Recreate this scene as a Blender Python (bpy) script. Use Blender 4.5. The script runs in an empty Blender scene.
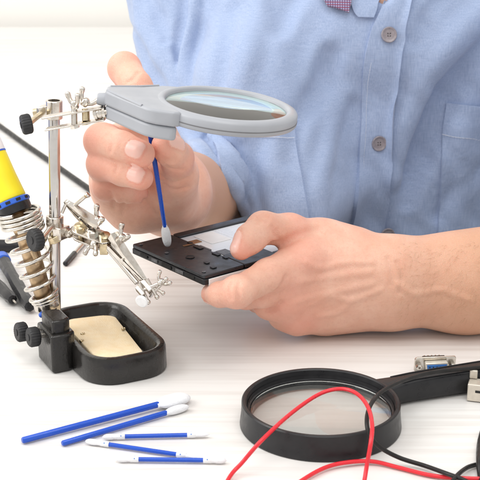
import bpy, bmesh, math, random
import numpy as np
from mathutils import Vector, Matrix
random.seed(7); rng = np.random.default_rng(7)
S = bpy.context.scene
C = S.collection
V = Vector
# ------------------------------------------------------------------ camera
F = 1300.0; PITCH = math.radians(18.5); CH = 0.398
sp, cp = math.sin(PITCH), math.cos(PITCH)
def ray(px, py):
    u = (px-240)/F; v = (py-240)/F
    return V((u, cp-v*sp, -sp-v*cp))
def PD(px, py, d):            # a point measured in the photo, at a distance along the axis
    return V((0, 0, CH)) + ray(px, py)*d
def PZ(px, py, z):            # a point measured in the photo, at a height above the table
    r = ray(px, py); return V((0, 0, CH)) + r*((z-CH)/r.z)
cam_d = bpy.data.cameras.new('camera'); cam = bpy.data.objects.new('camera', cam_d); C.objects.link(cam)
cam.location = (0, 0, CH); cam.rotation_euler = (math.radians(90)-PITCH, 0, 0)
cam_d.sensor_width = 36; cam_d.lens = F/480*36; cam_d.clip_start = 0.05; cam_d.clip_end = 60
cam_d.dof.use_dof = True; cam_d.dof.focus_distance = 0.97; cam_d.dof.aperture_fstop = 30
S.camera = cam
# ------------------------------------------------------------------ materials
def mat(name, col, rough=.5, metal=0, spec=.5, noise=None, bump=None, coat=0, sss=0, trans=0, ior=1.5, var=None, rvar=0, sheen=0):
    """noise=(scale, amount) colour mottling; bump=(scale, strength, dist); var=second colour"""
    m = bpy.data.materials.new(name); m.use_nodes = True
    nt = m.node_tree; b = nt.nodes['Principled BSDF']
    b.inputs['Base Color'].default_value = (*col, 1); b.inputs['Roughness'].default_value = rough
    b.inputs['Metallic'].default_value = metal; b.inputs['Specular IOR Level'].default_value = spec
    b.inputs['Coat Weight'].default_value = coat; b.inputs['Coat Roughness'].default_value = .15
    b.inputs['Transmission Weight'].default_value = trans; b.inputs['IOR'].default_value = ior
    b.inputs['Sheen Weight'].default_value = sheen
    if sss:
        b.inputs['Subsurface Weight'].default_value = sss
        b.inputs['Subsurface Radius'].default_value = (1, .45, .25); b.inputs['Subsurface Scale'].default_value = .004
    tc = nt.nodes.new('ShaderNodeTexCoord')
    if noise:
        n = nt.nodes.new('ShaderNodeTexNoise'); n.inputs['Scale'].default_value = noise[0]; n.inputs['Detail'].default_value = 5
        nt.links.new(tc.outputs['Object'], n.inputs['Vector'])
        r = nt.nodes.new('ShaderNodeMapRange'); r.inputs['From Min'].default_value = .3; r.inputs['From Max'].default_value = .7
        nt.links.new(n.outputs['Fac'], r.inputs['Value'])
        mx = nt.nodes.new('ShaderNodeMix'); mx.data_type = 'RGBA'
        c2 = var if var else tuple(max(0, c*(1-noise[1])) for c in col)
        mx.inputs['A'].default_value = (*col, 1); mx.inputs['B'].default_value = (*c2, 1)
        nt.links.new(r.outputs['Result'], mx.inputs['Factor']); nt.links.new(mx.outputs['Result'], b.inputs['Base Color'])
        if rvar:
            rr = nt.nodes.new('ShaderNodeMapRange'); rr.inputs['From Min'].default_value = .3; rr.inputs['From Max'].default_value = .7
            rr.inputs['To Min'].default_value = max(.02, rough-rvar); rr.inputs['To Max'].default_value = rough+rvar
            nt.links.new(n.outputs['Fac'], rr.inputs['Value']); nt.links.new(rr.outputs['Result'], b.inputs['Roughness'])
    if bump:
        n2 = nt.nodes.new('ShaderNodeTexNoise'); n2.inputs['Scale'].default_value = bump[0]; n2.inputs['Detail'].default_value = 4
        nt.links.new(tc.outputs['Object'], n2.inputs['Vector'])
        bp = nt.nodes.new('ShaderNodeBump'); bp.inputs['Strength'].default_value = bump[1]; bp.inputs['Distance'].default_value = bump[2]
        nt.links.new(n2.outputs['Fac'], bp.inputs['Height']); nt.links.new(bp.outputs['Normal'], b.inputs['Normal'])
    return m
M = {}
M['nickel'] = mat('nickel', (.72, .68, .63), .22, 1, noise=(180, .35), var=(.58, .53, .47), rvar=.1, bump=(700, .08, .0005))
M['chrome'] = mat('pole_steel', (.74, .71, .68), .2, 1, noise=(60, .2), rvar=.06)
M['brass'] = mat('brass', (.72, .60, .40), .26, 1, noise=(200, .35), rvar=.1)
M['spring'] = mat('spring_steel', (.80, .76, .70), .2, 1, noise=(150, .25), rvar=.08)
M['copper'] = mat('heat_sleeve', (.55, .40, .25), .35, 1, noise=(120, .4), rvar=.12)
M['iron'] = mat('black_enamel', (.013, .012, .011), .24, 0, .4, noise=(90, .4), var=(.022, .020, .019), rvar=.12, bump=(420, .35, .0006), coat=.08)
M['knob'] = mat('black_knob', (.035, .035, .037), .5, 0, .3, noise=(200, .4), bump=(900, .2, .0004))
M['blackplastic'] = mat('black_plastic', (.016, .016, .018), .34, 0, .3, noise=(140, .3), var=(.024, .024, .026), rvar=.1, bump=(1500, .12, .0003))
M['phoneblack'] = mat('phone_black', (.020, .022, .027), .36, 0, noise=(140, .2), var=(.027, .029, .034), rvar=.12, bump=(2500, .15, .0002))
M['phonegrey'] = mat('phone_grey', (.16, .16, .17), .4, .3, noise=(300, .4))
M['panel'] = mat('white_panel', (.80, .82, .85), .25, 0, noise=(40, .08), var=(.66, .72, .80), rvar=.1)
M['silver'] = mat('silver_side', (.88, .88, .88), .35, 0, noise=(200, .1))
M['greyplastic'] = mat('grey_plastic', (.36, .375, .41), .4, 0, noise=(60, .06), rvar=.08, bump=(1600, .12, .0003))
M['greydark'] = mat('seam_grey', (.17, .17, .18), .6, 0, noise=(100, .2))
M['yellow'] = mat('yellow_plastic', (.93, .78, .02), .35, 0, noise=(60, .08), bump=(900, .08, .0003))
M['blue'] = mat('blue_plastic', (.03, .13, .62), .35, 0, noise=(80, .15), rvar=.08)
M['swabblue'] = mat('swab_blue', (.008, .078, .52), .26, 0, noise=(120, .06), rvar=.05, sss=.0)
M['foam'] = mat('white_foam', (.82, .83, .86), .9, 0, noise=(500, .08), bump=(1400, .5, .0008))
M['borewhite'] = mat('white_bore', (.86, .88, .90), .3, 0, noise=(80, .05))  # white for the ring added inside the magnifier bore
M['white'] = mat('white_plastic', (.8, .81, .83), .4, 0, noise=(120, .06))
M['sponge'] = mat('sponge', (.92, .73, .46), .95, 0, noise=(160, .2), var=(.95, .80, .57), bump=(1100, .5, .0008))
M['redwire'] = mat('red_wire', (.78, .02, .035), .3, 0, noise=(150, .15), rvar=.08)
M['blackwire'] = mat('black_wire', (.016, .015, .015), .4, 0, .3, noise=(150, .3), rvar=.1)
M['beige'] = mat('beige_metal', (.72, .66, .57), .35, .5, noise=(200, .2), rvar=.1)
M['dbblue'] = mat('socket_blue', (.01, .16, .55), .4, 0, noise=(200, .2))
M['darkhole'] = mat('dark_hole', (.01, .01, .01), .7, 0, noise=(100, .2))
M['button'] = mat('button_horn', (.22, .195, .215), .3, 0, noise=(260, .4), var=(.30, .27, .29), rvar=.1)
M['thread'] = mat('thread', (.80, .82, .86), .9, 0, noise=(500, .2))
M['wall'] = mat('wall_paint', (.92, .90, .86), .8, 0, noise=(3, .05))
M['floor'] = mat('floor_paint', (.62, .61, .59), .6, 0, noise=(6, .1))
M['trouser'] = mat('trouser_cloth', (.035, .045, .07), .9, 0, noise=(300, .4), bump=(900, .4, .0006))
def glass(name, col):
    m = mat(name, col, .0, 0, trans=1, ior=1.5)
    return m
M['lens'] = glass('lens_glass', (.80, .98, .985)); M['lens2'] = glass('loupe_glass', (.985, .998, .99))
def shirt_mat(name, base, lo, plaid=False):
    m = bpy.data.materials.new(name); m.use_nodes = True; nt = m.node_tree; b = nt.nodes['Principled BSDF']
    L = nt.links.new; N = nt.nodes.new
    tc = N('ShaderNodeTexCoord'); out = []
    for sc in ((1500, 1500, 70), (120, 120, 1500)):      # warp (vertical) and weft (horizontal) slubs
        mp = N('ShaderNodeMapping'); mp.inputs['Scale'].default_value = sc
        n = N('ShaderNodeTexNoise'); n.inputs['Scale'].default_value = 1; n.inputs['Detail'].default_value = 3
        L(tc.outputs['Object'], mp.inputs['Vector']); L(mp.outputs['Vector'], n.inputs['Vector']); out.append(n)
    a = N('ShaderNodeMath'); a.operation = 'ADD'; L(out[0].outputs['Fac'], a.inputs[0]); hm = N('ShaderNodeMath'); hm.operation = 'MULTIPLY_ADD'; hm.inputs[1].default_value = .55; hm.inputs[2].default_value = .225; L(out[1].outputs['Fac'], hm.inputs[0]); L(hm.outputs[0], a.inputs[1])
    r = N('ShaderNodeMapRange'); r.inputs['From Min'].default_value = .72; r.inputs['From Max'].default_value = 1.28
    L(a.outputs[0], r.inputs['Value'])
    mx = N('ShaderNodeMix'); mx.data_type = 'RGBA'; mx.inputs['A'].default_value = (*lo, 1); mx.inputs['B'].default_value = (*base, 1)
    L(r.outputs['Result'], mx.inputs['Factor'])
    src = mx.outputs['Result']
    if plaid:
        sep = N('ShaderNodeSeparateXYZ'); L(tc.outputs['Object'], sep.inputs[0])
        for ax, col in (('X', (.03, .04, .16)), ('Z', (.20, .035, .07))):
            w = N('ShaderNodeMath'); w.operation = 'MULTIPLY'; w.inputs[1].default_value = 2*math.pi/.0023
            L(sep.outputs[ax], w.inputs[0]); s = N('ShaderNodeMath'); s.operation = 'SINE'; L(w.outputs[0], s.inputs[0])
            g = N('ShaderNodeMath'); g.operation = 'GREATER_THAN'; g.inputs[1].default_value = -.3; L(s.outputs[0], g.inputs[0])
            m2 = N('ShaderNodeMix'); m2.data_type = 'RGBA'; m2.inputs['B'].default_value = (*col, 1)
            h = N('ShaderNodeMath'); h.operation = 'MULTIPLY'; h.inputs[1].default_value = .8; L(g.outputs[0], h.inputs[0])
            L(h.outputs[0], m2.inputs['Factor']); L(src, m2.inputs['A']); src = m2.outputs['Result']
    L(src, b.inputs['Base Color']); b.inputs['Roughness'].default_value = .85; b.inputs['Sheen Weight'].default_value = .25
    b.inputs['Specular IOR Level'].default_value = .25
    big = N('ShaderNodeTexNoise'); big.inputs['Scale'].default_value = 38; big.inputs['Detail'].default_value = 3; big.inputs['Distortion'].default_value = .8
    L(tc.outputs['Object'], big.inputs['Vector'])
    b0 = N('ShaderNodeBump'); b0.inputs['Strength'].default_value = .3; b0.inputs['Distance'].default_value = .004; L(big.outputs['Fac'], b0.inputs['Height'])
    bp = N('ShaderNodeBump'); bp.inputs['Strength'].default_value = .25; bp.inputs['Distance'].default_value = .0005
    L(a.outputs[0], bp.inputs['Height']); L(b0.outputs['Normal'], bp.inputs['Normal']); L(bp.outputs['Normal'], b.inputs['Normal'])
    return m
M['shirt'] = shirt_mat('chambray', (.375, .455, .635), (.25, .325, .50))
M['plaid'] = shirt_mat('collar_check', (.42, .45, .62), (.36, .39, .56), True)
def skin_mat():
    m = bpy.data.materials.new('skin'); m.use_nodes = True; nt = m.node_tree; b = nt.nodes['Principled BSDF']
    L = nt.links.new; N = nt.nodes.new
    tc = N('ShaderNodeTexCoord'); at = N('ShaderNodeAttribute'); at.attribute_name = 'tint'
    sep = N('ShaderNodeSeparateColor'); L(at.outputs['Color'], sep.inputs[0])
    n = N('ShaderNodeTexNoise'); n.inputs['Scale'].default_value = 55; n.inputs['Detail'].default_value = 6; L(tc.outputs['Object'], n.inputs['Vector'])
    r = N('ShaderNodeMapRange'); r.inputs['From Min'].default_value = .3; r.inputs['From Max'].default_value = .7; L(n.outputs['Fac'], r.inputs['Value'])
    def mix(a, bcol, fac):
        x = N('ShaderNodeMix'); x.data_type = 'RGBA'
        if isinstance(a, tuple): x.inputs['A'].default_value = (*a, 1)
        else: L(a, x.inputs['A'])
        x.inputs['B'].default_value = (*bcol, 1); L(fac, x.inputs['Factor']); return x.outputs['Result']
    c = mix((.83, .525, .405), (.75, .41, .30), r.outputs['Result'])
    n5 = N('ShaderNodeTexNoise'); n5.inputs['Scale'].default_value = 420; n5.inputs['Detail'].default_value = 4; L(tc.outputs['Object'], n5.inputs['Vector'])
    r5 = N('ShaderNodeMapRange'); r5.inputs['From Min'].default_value = .5; r5.inputs['From Max'].default_value = .75; r5.inputs['To Max'].default_value = .45; L(n5.outputs['Fac'], r5.inputs['Value'])
    c = mix(c, (.70, .36, .27), r5.outputs['Result'])
    c = mix(c, (.78, .31, .235), sep.outputs[0])      # R: flushed knuckles and fingertips
    c = mix(c, (.60, .33, .205), sep.outputs[2])      # B: left forearm tan, and shade painted on the right forearm
    c = mix(c, (.84, .53, .46), sep.outputs[1])      # G: nails
    L(c, b.inputs['Base Color'])
    ro = N('ShaderNodeMapRange'); ro.inputs['To Min'].default_value = .46; ro.inputs['To Max'].default_value = .25; L(sep.outputs[1], ro.inputs['Value']); L(ro.outputs['Result'], b.inputs['Roughness'])
    b.inputs['Subsurface Weight'].default_value = .35; b.inputs['Subsurface Radius'].default_value = (1, .35, .2); b.inputs['Subsurface Scale'].default_value = .006
    b.inputs['Specular IOR Level'].default_value = .4
    v = N('ShaderNodeTexVoronoi'); v.inputs['Scale'].default_value = 760; v.feature = 'DISTANCE_TO_EDGE'
    nz = N('ShaderNodeTexNoise'); nz.inputs['Scale'].default_value = 240; nz.inputs['Detail'].default_value = 5
    mp = N('ShaderNodeMapping'); mp.inputs['Scale'].default_value = (1.0, 1.0, .6); L(tc.outputs['Object'], mp.inputs['Vector'])
    L(mp.outputs['Vector'], v.inputs['Vector']); L(tc.outputs['Object'], nz.inputs['Vector'])
    cl = N('ShaderNodeMath'); cl.operation = 'MINIMUM'; cl.inputs[1].default_value = .12; L(v.outputs['Distance'], cl.inputs[0])
    m3 = N('ShaderNodeMath'); m3.operation = 'MULTIPLY'; m3.inputs[1].default_value = 1.9; L(cl.outputs[0], m3.inputs[0])
    ad = N('ShaderNodeMath'); ad.operation = 'ADD'; L(m3.outputs[0], ad.inputs[0]); L(nz.outputs['Fac'], ad.inputs[1])
    inv = N('ShaderNodeMapRange'); inv.inputs['To Min'].default_value = .6; inv.inputs['To Max'].default_value = .03; L(sep.outputs[1], inv.inputs['Value'])
    bp = N('ShaderNodeBump'); bp.inputs['Distance'].default_value = .0006; L(ad.outputs[0], bp.inputs['Height']); L(inv.outputs['Result'], bp.inputs['Strength'])
    L(bp.outputs['Normal'], b.inputs['Normal'])
    return m
M['skin'] = skin_mat()
def table_mat():
    m = bpy.data.materials.new('white_wood'); m.use_nodes = True; nt = m.node_tree; b = nt.nodes['Principled BSDF']
    L = nt.links.new; N = nt.nodes.new
    tc = N('ShaderNodeTexCoord'); mp = N('ShaderNodeMapping'); mp.inputs['Rotation'].default_value = (0, 0, math.radians(16)); mp.inputs['Scale'].default_value = (3.6, 120, 1)
    L(tc.outputs['Object'], mp.inputs['Vector'])
    n = N('ShaderNodeTexNoise'); n.inputs['Scale'].default_value = 1; n.inputs['Detail'].default_value = 6; n.inputs['Roughness'].default_value = .62; n.inputs['Distortion'].default_value = .35
    L(mp.outputs['Vector'], n.inputs['Vector'])
    cr = N('ShaderNodeValToRGB'); e = cr.color_ramp.elements
    e[0].position = .34; e[0].color = (.60, .565, .535, 1); e[1].position = .54; e[1].color = (.77, .757, .74, 1)
    L(n.outputs['Fac'], cr.inputs['Fac'])
    n2 = N('ShaderNodeTexNoise'); n2.inputs['Scale'].default_value = 4; L(tc.outputs['Object'], n2.inputs['Vector'])
    mx = N('ShaderNodeMix'); mx.data_type = 'RGBA'; mx.inputs['B'].default_value = (.77, .757, .74, 1); L(cr.outputs['Color'], mx.inputs['A'])
    n2m = N('ShaderNodeMapRange'); n2m.inputs['From Min'].default_value = .35; n2m.inputs['From Max'].default_value = .65; n2m.inputs['To Min'].default_value = .2; n2m.inputs['To Max'].default_value = .75; L(n2.outputs['Fac'], n2m.inputs['Value']); L(n2m.outputs['Result'], mx.inputs['Factor']); L(mx.outputs['Result'], b.inputs['Base Color'])
    b.inputs['Roughness'].default_value = .42
    bp = N('ShaderNodeBump'); bp.inputs['Strength'].default_value = .15; bp.inputs['Distance'].default_value = .0006
    L(n.outputs['Fac'], bp.inputs['Height']); L(bp.outputs['Normal'], b.inputs['Normal'])
    return m
M['table'] = table_mat()
# ------------------------------------------------------------------ mesh helpers
def frame(axis, up=V((0, 0, 1))):
    z = V(axis).normalized(); x = V(up).cross(z)
    if x.length < 1e-4: x = V((1, 0, 0)).cross(z)
    x.normalize(); return x, z.cross(x), z
class MB:
    def __init__(s): s.v = []; s.f = []
    def add(s, vs, fs):
        o = len(s.v); s.v += [V(p) for p in vs]; s.f += [tuple(i+o for i in f) for f in fs]; return s
    def box(s, c, size, ax=None):
        ax = ax or (V((1, 0, 0)), V((0, 1, 0)), V((0, 0, 1))); c = V(c); vs = []
        for i in (-.5, .5):
            for j in (-.5, .5):
                for k in (-.5, .5): vs.append(c+ax[0]*(i*size[0])+ax[1]*(j*size[1])+ax[2]*(k*size[2]))
        return s.add(vs, [(0, 1, 3, 2), (4, 6, 7, 5), (0, 4, 5, 1), (2, 3, 7, 6), (0, 2, 6, 4), (1, 5, 7, 3)])
    def lathe(s, prof, o, axis, seg=32, up=V((0, 0, 1)), cap=True):
        """prof: list of (radius, height) along the axis"""
        x, y, z = frame(axis, up); o = V(o); vs = []; fs = []; n = len(prof)
        for r, h in prof:
            for k in range(seg):
                a = 2*math.pi*k/seg; vs.append(o+z*h+(x*math.cos(a)+y*math.sin(a))*r)
        for i in range(n-1):
            for k in range(seg):
                a, b = i*seg+k, i*seg+(k+1) % seg; fs.append((a, b, b+seg, a+seg))
        if cap:
            fs.append(tuple(reversed(range(seg)))); fs.append(tuple((n-1)*seg+k for k in range(seg)))
        return s.add(vs, fs)
    def ring(s, prof, o, axis, seg=64, up=V((0, 0, 1))):   # closed profile
        x, y, z = frame(axis, up); o = V(o); vs = []; fs = []; n = len(prof)
        for r, h in prof:
            for k in range(seg):
                a = 2*math.pi*k/seg; vs.append(o+z*h+(x*math.cos(a)+y*math.sin(a))*r)
        for i in range(n):
            for k in range(seg):
                j = (i+1) % n; fs.append((i*seg+k, i*seg+(k+1) % seg, j*seg+(k+1) % seg, j*seg+k))
        return s.add(vs, fs)
    def cyl(s, p0, p1, r0, r1=None, seg=20):
        p0 = V(p0); p1 = V(p1); return s.lathe([(r0, 0), (r0 if r1 is None else r1, (p1-p0).length)], p0, p1-p0, seg)
    def tube(s, pts, r, seg=12, closed=False):
        pts = [V(p) for p in pts]; n = len(pts); vs = []; fs = []; up = None
        for i, p in enumerate(pts):
            t = (pts[min(i+1, n-1)]-pts[max(i-1, 0)]).normalized()
            if up is None: up = frame(t)[0]
            up = (up-t*up.dot(t)).normalized(); w = t.cross(up); rr = r[i] if isinstance(r, (list, tuple)) else r
            for k in range(seg):
                a = 2*math.pi*k/seg; vs.append(p+(up*math.cos(a)+w*math.sin(a))*rr)
        for i in range(n-1):
            for k in range(seg):
                a, b = i*seg+k, i*seg+(k+1) % seg; fs.append((a, b, b+seg, a+seg))
        fs.append(tuple(reversed(range(seg)))); fs.append(tuple((n-1)*seg+k for k in range(seg)))
        return s.add(vs, fs)
    def prism(s, poly, o, ax, z0, z1):
        o = V(o); n = len(poly); vs = [o+ax[0]*a+ax[1]*b+ax[2]*z for z in (z0, z1) for a, b in poly]
        fs = [(k, (k+1) % n, n+(k+1) % n, n+k) for k in range(n)]+[tuple(reversed(range(n))), tuple(range(n, 2*n))]
        return s.add(vs, fs)
    def sphere(s, c, r, seg=16, rings=10, sc=None):
        prof = [(max(1e-5, r*math.sin(math.pi*i/rings)), -r*math.cos(math.pi*i/rings)) for i in range(rings+1)]
        return s.lathe(prof, c, sc or (0, 0, 1), seg)
    def build(s, name, m, parent=None, bevel=0, ang=35, segs=2, origin=None):
        me = bpy.data.meshes.new(name)
        o = V(origin) if origin is not None else (parent_world(parent) if parent else V((0, 0, 0)))
        me.from_pydata([tuple(p-o) for p in s.v], [], s.f); me.update()
        bm = bmesh.new(); bm.from_mesh(me); bmesh.ops.recalc_face_normals(bm, faces=bm.faces); bm.to_mesh(me); bm.free()
        me.shade_smooth(); me.set_sharp_from_angle(angle=math.radians(ang))
        me.materials.append(M[m]); ob = bpy.data.objects.new(name, me); C.objects.link(ob)
        if parent: ob.parent = parent
        if origin is not None and not parent: ob.location = o
        if bevel:
            b = ob.modifiers.new('bevel', 'BEVEL'); b.width = bevel; b.segments = segs; b.limit_method = 'ANGLE'; b.angle_limit = math.radians(30); b.harden_normals = False
        return ob
def parent_world(o):
    w = V((0, 0, 0))
    while o: w = w+o.location; o = o.parent
    return w
def tag(o, label=None, cat=None, group=None, kind=None):
    for k, v in (('label', label), ('category', cat), ('group', group), ('kind', kind)):
        if v: o[k] = v
    return o
def thing(name, loc, label, cat, group=None):
    o = bpy.data.objects.new(name, None); o.empty_display_size = .02; C.objects.link(o); o.location = loc
    return tag(o, label, cat, group)
def spline(pts, n=12):      # Catmull-Rom
    P = [V(p) for p in pts]; P = [P[0]*2-P[1]]+P+[P[-1]*2-P[-2]]; out = []
    for i in range(1, len(P)-2):
        a, b, c, d = P[i-1:i+3]
        for k in range(n):
            t = k/n; out.append(.5*((2*b)+(c-a)*t+(2*a-5*b+4*c-d)*t*t+(3*b-a-3*c+d)*t**3))
    out.append(P[-2]); return out
def rrect(w, h, r, n=6):
    out = []
    for cx, cy, a0 in ((w/2-r, h/2-r, 0), (-w/2+r, h/2-r, 90), (-w/2+r, -h/2+r, 180), (w/2-r, -h/2+r, 270)):
        for k in range(n+1):
            a = math.radians(a0+90*k/n); out.append((cx+r*math.cos(a), cy+r*math.sin(a)))
    return out
# ------------------------------------------------------------------ signed distance toolkit (organic shapes)
def A3(p): return np.array(p, dtype=np.float64)
def cone(P, a, b, ra, rb):
    ba = b-a; bb = max(1e-12, ba@ba); t = np.clip(((P-a)@ba)/bb, 0, 1)
    return np.linalg.norm(P-a-t[:, None]*ba, axis=1)-(ra+(rb-ra)*t)
def smin(a, b, k):
    h = np.maximum(k-np.abs(a-b), 0)/k; return np.minimum(a, b)-h*h*k*.25
def smax(a, b, k): return -smin(-a, -b, k)
def chain(P, pts, k=.004):
    d = None
    for (a, ra), (b, rb) in zip(pts[:-1], pts[1:]):
        e = cone(P, a, b, ra, rb); d = e if d is None else smin(d, e, k)
    return d
def lazy(fn, P, lo, hi, pad):     # evaluate fn only near its box
    lo = A3(lo); hi = A3(hi); q = np.maximum(np.maximum(lo-P, P-hi), 0); bd = np.linalg.norm(q, axis=1)
    out = bd+pad; m = bd < pad
    if m.any(): out[m] = fn(P[m])
    return out
def surface_nets(f, lo, hi, h, levels):
    lo = A3(lo); hi = A3(hi); Hs = h*2**levels; n = np.ceil((hi-lo)/Hs).astype(int)
    g = np.stack(np.meshgrid(*[np.arange(k) for k in n], indexing='ij'), -1).reshape(-1, 3)
    size = Hs
    off = np.stack(np.meshgrid([0, 1], [0, 1], [0, 1], indexing='ij'), -1).reshape(-1, 3)
    def ev(P):
        return np.concatenate([f(P[i:i+200000]) for i in range(0, len(P), 200000)])
    for l in range(levels+1):
        d = ev(lo+(g+.5)*size); g = g[np.abs(d) < size*1.15]
        if l < levels: g = (g[:, None, :]*2+off[None]).reshape(-1, 3); size /= 2
    N = np.int64(1 << 20)
    key = lambda q: (q[..., 0].astype(np.int64)*N+q[..., 1])*N+q[..., 2]
    cor = (g[:, None, :]+off[None]).reshape(-1, 3); ck = key(cor); uk, idx, inv = np.unique(ck, return_index=True, return_inverse=True)
    cp_ = cor[idx]; val = ev(lo+cp_*size); inv = inv.reshape(-1, 8); cv = val[inv]
    act = (cv.min(1) < 0) & (cv.max(1) >= 0); g = g[act]; cv = cv[act]
    acc = np.zeros((len(g), 3)); cnt = np.zeros(len(g))
    for i in range(8):
        for j in range(i+1, 8):
            if np.abs(off[i]-off[j]).sum() != 1: continue
            a, b = cv[:, i], cv[:, j]; m = (a < 0) != (b < 0); t = np.where(m, a/np.where(m, a-b, 1), 0)
            acc += np.where(m[:, None], off[i]+(off[j]-off[i])*t[:, None], 0); cnt += m
    P = lo+(g+acc/cnt[:, None])*size
    def grad(P, e=size*.5):
        G = np.stack([ev(P+e*np.eye(3)[k])-ev(P-e*np.eye(3)[k]) for k in range(3)], 1)/(2*e); return G
    for it in range(1):
        G = grad(P); d = ev(P); st = G*(d/np.maximum((G**2).sum(1), .2))[:, None]
        ln = np.linalg.norm(st, axis=1); st *= np.minimum(1, size*.6/np.maximum(ln, 1e-12))[:, None]; P = P-st
    gk = key(g); order = np.argsort(gk); gs = gk[order]; faces = []
    for ax in range(3):
        o1, o2 = [(1, 2), (2, 0), (0, 1)][ax]; e = np.eye(3, dtype=int)
        a = cp_; ka = key(a); kb = key(a+e[ax]); pos = np.searchsorted(uk, kb); pos = np.minimum(pos, len(uk)-1); ok = uk[pos] == kb
        ia = np.arange(len(a))[ok]; ib = pos[ok]; sg = (val[ia] < 0) != (val[ib] < 0); ia = ia[sg]; ib = ib[sg]
        base = cp_[ia]; q = []
        good = np.ones(len(ia), bool)
        for d1, d2 in ((0, 0), (1, 0), (1, 1), (0, 1)):
            kk = key(base-d1*e[o1]-d2*e[o2]); p2 = np.minimum(np.searchsorted(gs, kk), len(gs)-1); good &= gs[p2] == kk; q.append(order[p2])
        q = np.stack(q, 1); flip = val[ia] >= 0; q[flip] = q[flip][:, ::-1]; faces.append(q[good])
    return P, np.concatenate(faces)
def np_mesh(name, P, Fq, m, loc, attr=None, parent=None):
    me = bpy.data.meshes.new(name); nv, nf = len(P), len(Fq)
    me.vertices.add(nv); me.vertices.foreach_set('co', (P-A3(loc)).astype(np.float32).ravel())
    me.loops.add(nf*4); me.loops.foreach_set('vertex_index', Fq[:, ::-1].astype(np.int32).ravel())
    me.polygons.add(nf); me.polygons.foreach_set('loop_start', np.arange(0, nf*4, 4, dtype=np.int32))
    me.update(calc_edges=True); me.validate(); me.shade_smooth()
    bm = bmesh.new(); bm.from_mesh(me); bmesh.ops.recalc_face_normals(bm, faces=bm.faces); bm.to_mesh(me); bm.free()
    if attr is not None:
        at = me.color_attributes.new('tint', 'FLOAT_COLOR', 'POINT'); at.data.foreach_set('color', np.concatenate([attr, np.ones((nv, 1))], 1).astype(np.float32).ravel())
    me.materials.append(M[m]); ob = bpy.data.objects.new(name, me); C.objects.link(ob)
    if parent: ob.parent = parent; ob.location = V(loc)-parent.location
    else: ob.location = loc
    return ob
# ------------------------------------------------------------------ the person
def K(px, py, d, r): return (A3(PD(px, py, d)), r/1000.)
def bone(P, *ks, k=.004): return chain(P, list(ks), k)
# ---- hand resting on the table and holding the phone (his left)
nails = []       # (centre, along, normal, half width, half length)
def finger(P, ks, k=.004): return chain(P, ks, k)
LH = dict(
  thumb=[K(352, 252, 1.025, 17), K(316, 239, 1.015, 14), K(290, 230, 1.0, 12.0), K(263, 228, .985, 11.8), K(250, 239, .975, 10.6), K(241, 249, .97, 8.3)],
  index=[K(304, 260, .995, 14.5), K(268, 275.5, .972, 12.4), K(236, 292.5, .95, 10.6), K(220, 294.5, .957, 9.0), K(212, 294, .968, 8.2)],
  middle=[K(288, 281, .995, 14), K(262, 292, .98, 11.5), K(246, 295, .99, 10.5), K(236, 290, 1.02, 9)],
  ring=[K(285, 302, 1.0, 13.5), K(268, 304, 1.0, 11), K(258, 300, 1.03, 9.5), K(255, 290, 1.06, 8)],
  pinky=[K(297, 317, 1.012, 12.5), K(282, 315, 1.015, 10), K(272, 309, 1.04, 8.5), K(272, 298, 1.06, 7.5)],
)
def left_hand(P):
    palm = None
    for a, b in ((K(390, 270, 1.015, 22), K(304, 259, .998, 14.5)), (K(392, 277, 1.015, 22), K(288, 281, .997, 14)),
                 (K(394, 286, 1.02, 22), K(285, 302, 1.002, 14)), (K(395, 293, 1.02, 22), K(297, 317, 1.014, 12.5)),
                 (K(385, 290, 1.04, 20), K(300, 290, 1.02, 18)), (K(384, 268, 1.03, 21), K(330, 246, 1.02, 17)),
                 (K(385, 300, 1.03, 19), K(325, 312, 1.03, 17))):
        e = cone(P, a[0], b[0], a[1], b[1]); palm = e if palm is None else smin(palm, e, .014)
    best = smin(palm, finger(P, LH['thumb'], .006), .016)
    for n, kk in (('index', .014), ('middle', .010), ('ring', .010), ('pinky', .010)):
        best = smin(best, np.minimum(smin(palm, finger(P, LH[n]), kk), 9), .002)
    # knuckle bumps, extensor tendons, a few veins
    for px, py, d, r in ((304, 259, .984, 7), (288, 281, .983, 6), (286, 302, .988, 6), (238, 291, .944, 8)):
        best = smin(best, cone(P, A3(PD(px, py, d)), A3(PD(px+3, py, d)), r/1000, r/1000), .012)
    def onskin(px, py, d0):      # walk along the line of sight to the skin
        return A3(PD(px, py, d0))
    return best
def left_arm(P):
    u = cone(P, A3((.385, 1.02, .046)), K(394, 271, 1.018, 0)[0], .036, .0245)
    l = cone(P, A3((.385, 1.03, .037)), K(396, 295, 1.024, 0)[0], .037, .0245)
    d = smin(u, l, .03)
    d = smin(d, cone(P, K(470, 291, 1.025, 0)[0], A3((.36, 1.03, .04)), .030, .040), .03)
    d = smin(d, cone(P, A3((.385, 1.03, .042)), A3((.335, 1.36, .20)), .040, .055), .02)
    return d
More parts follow.
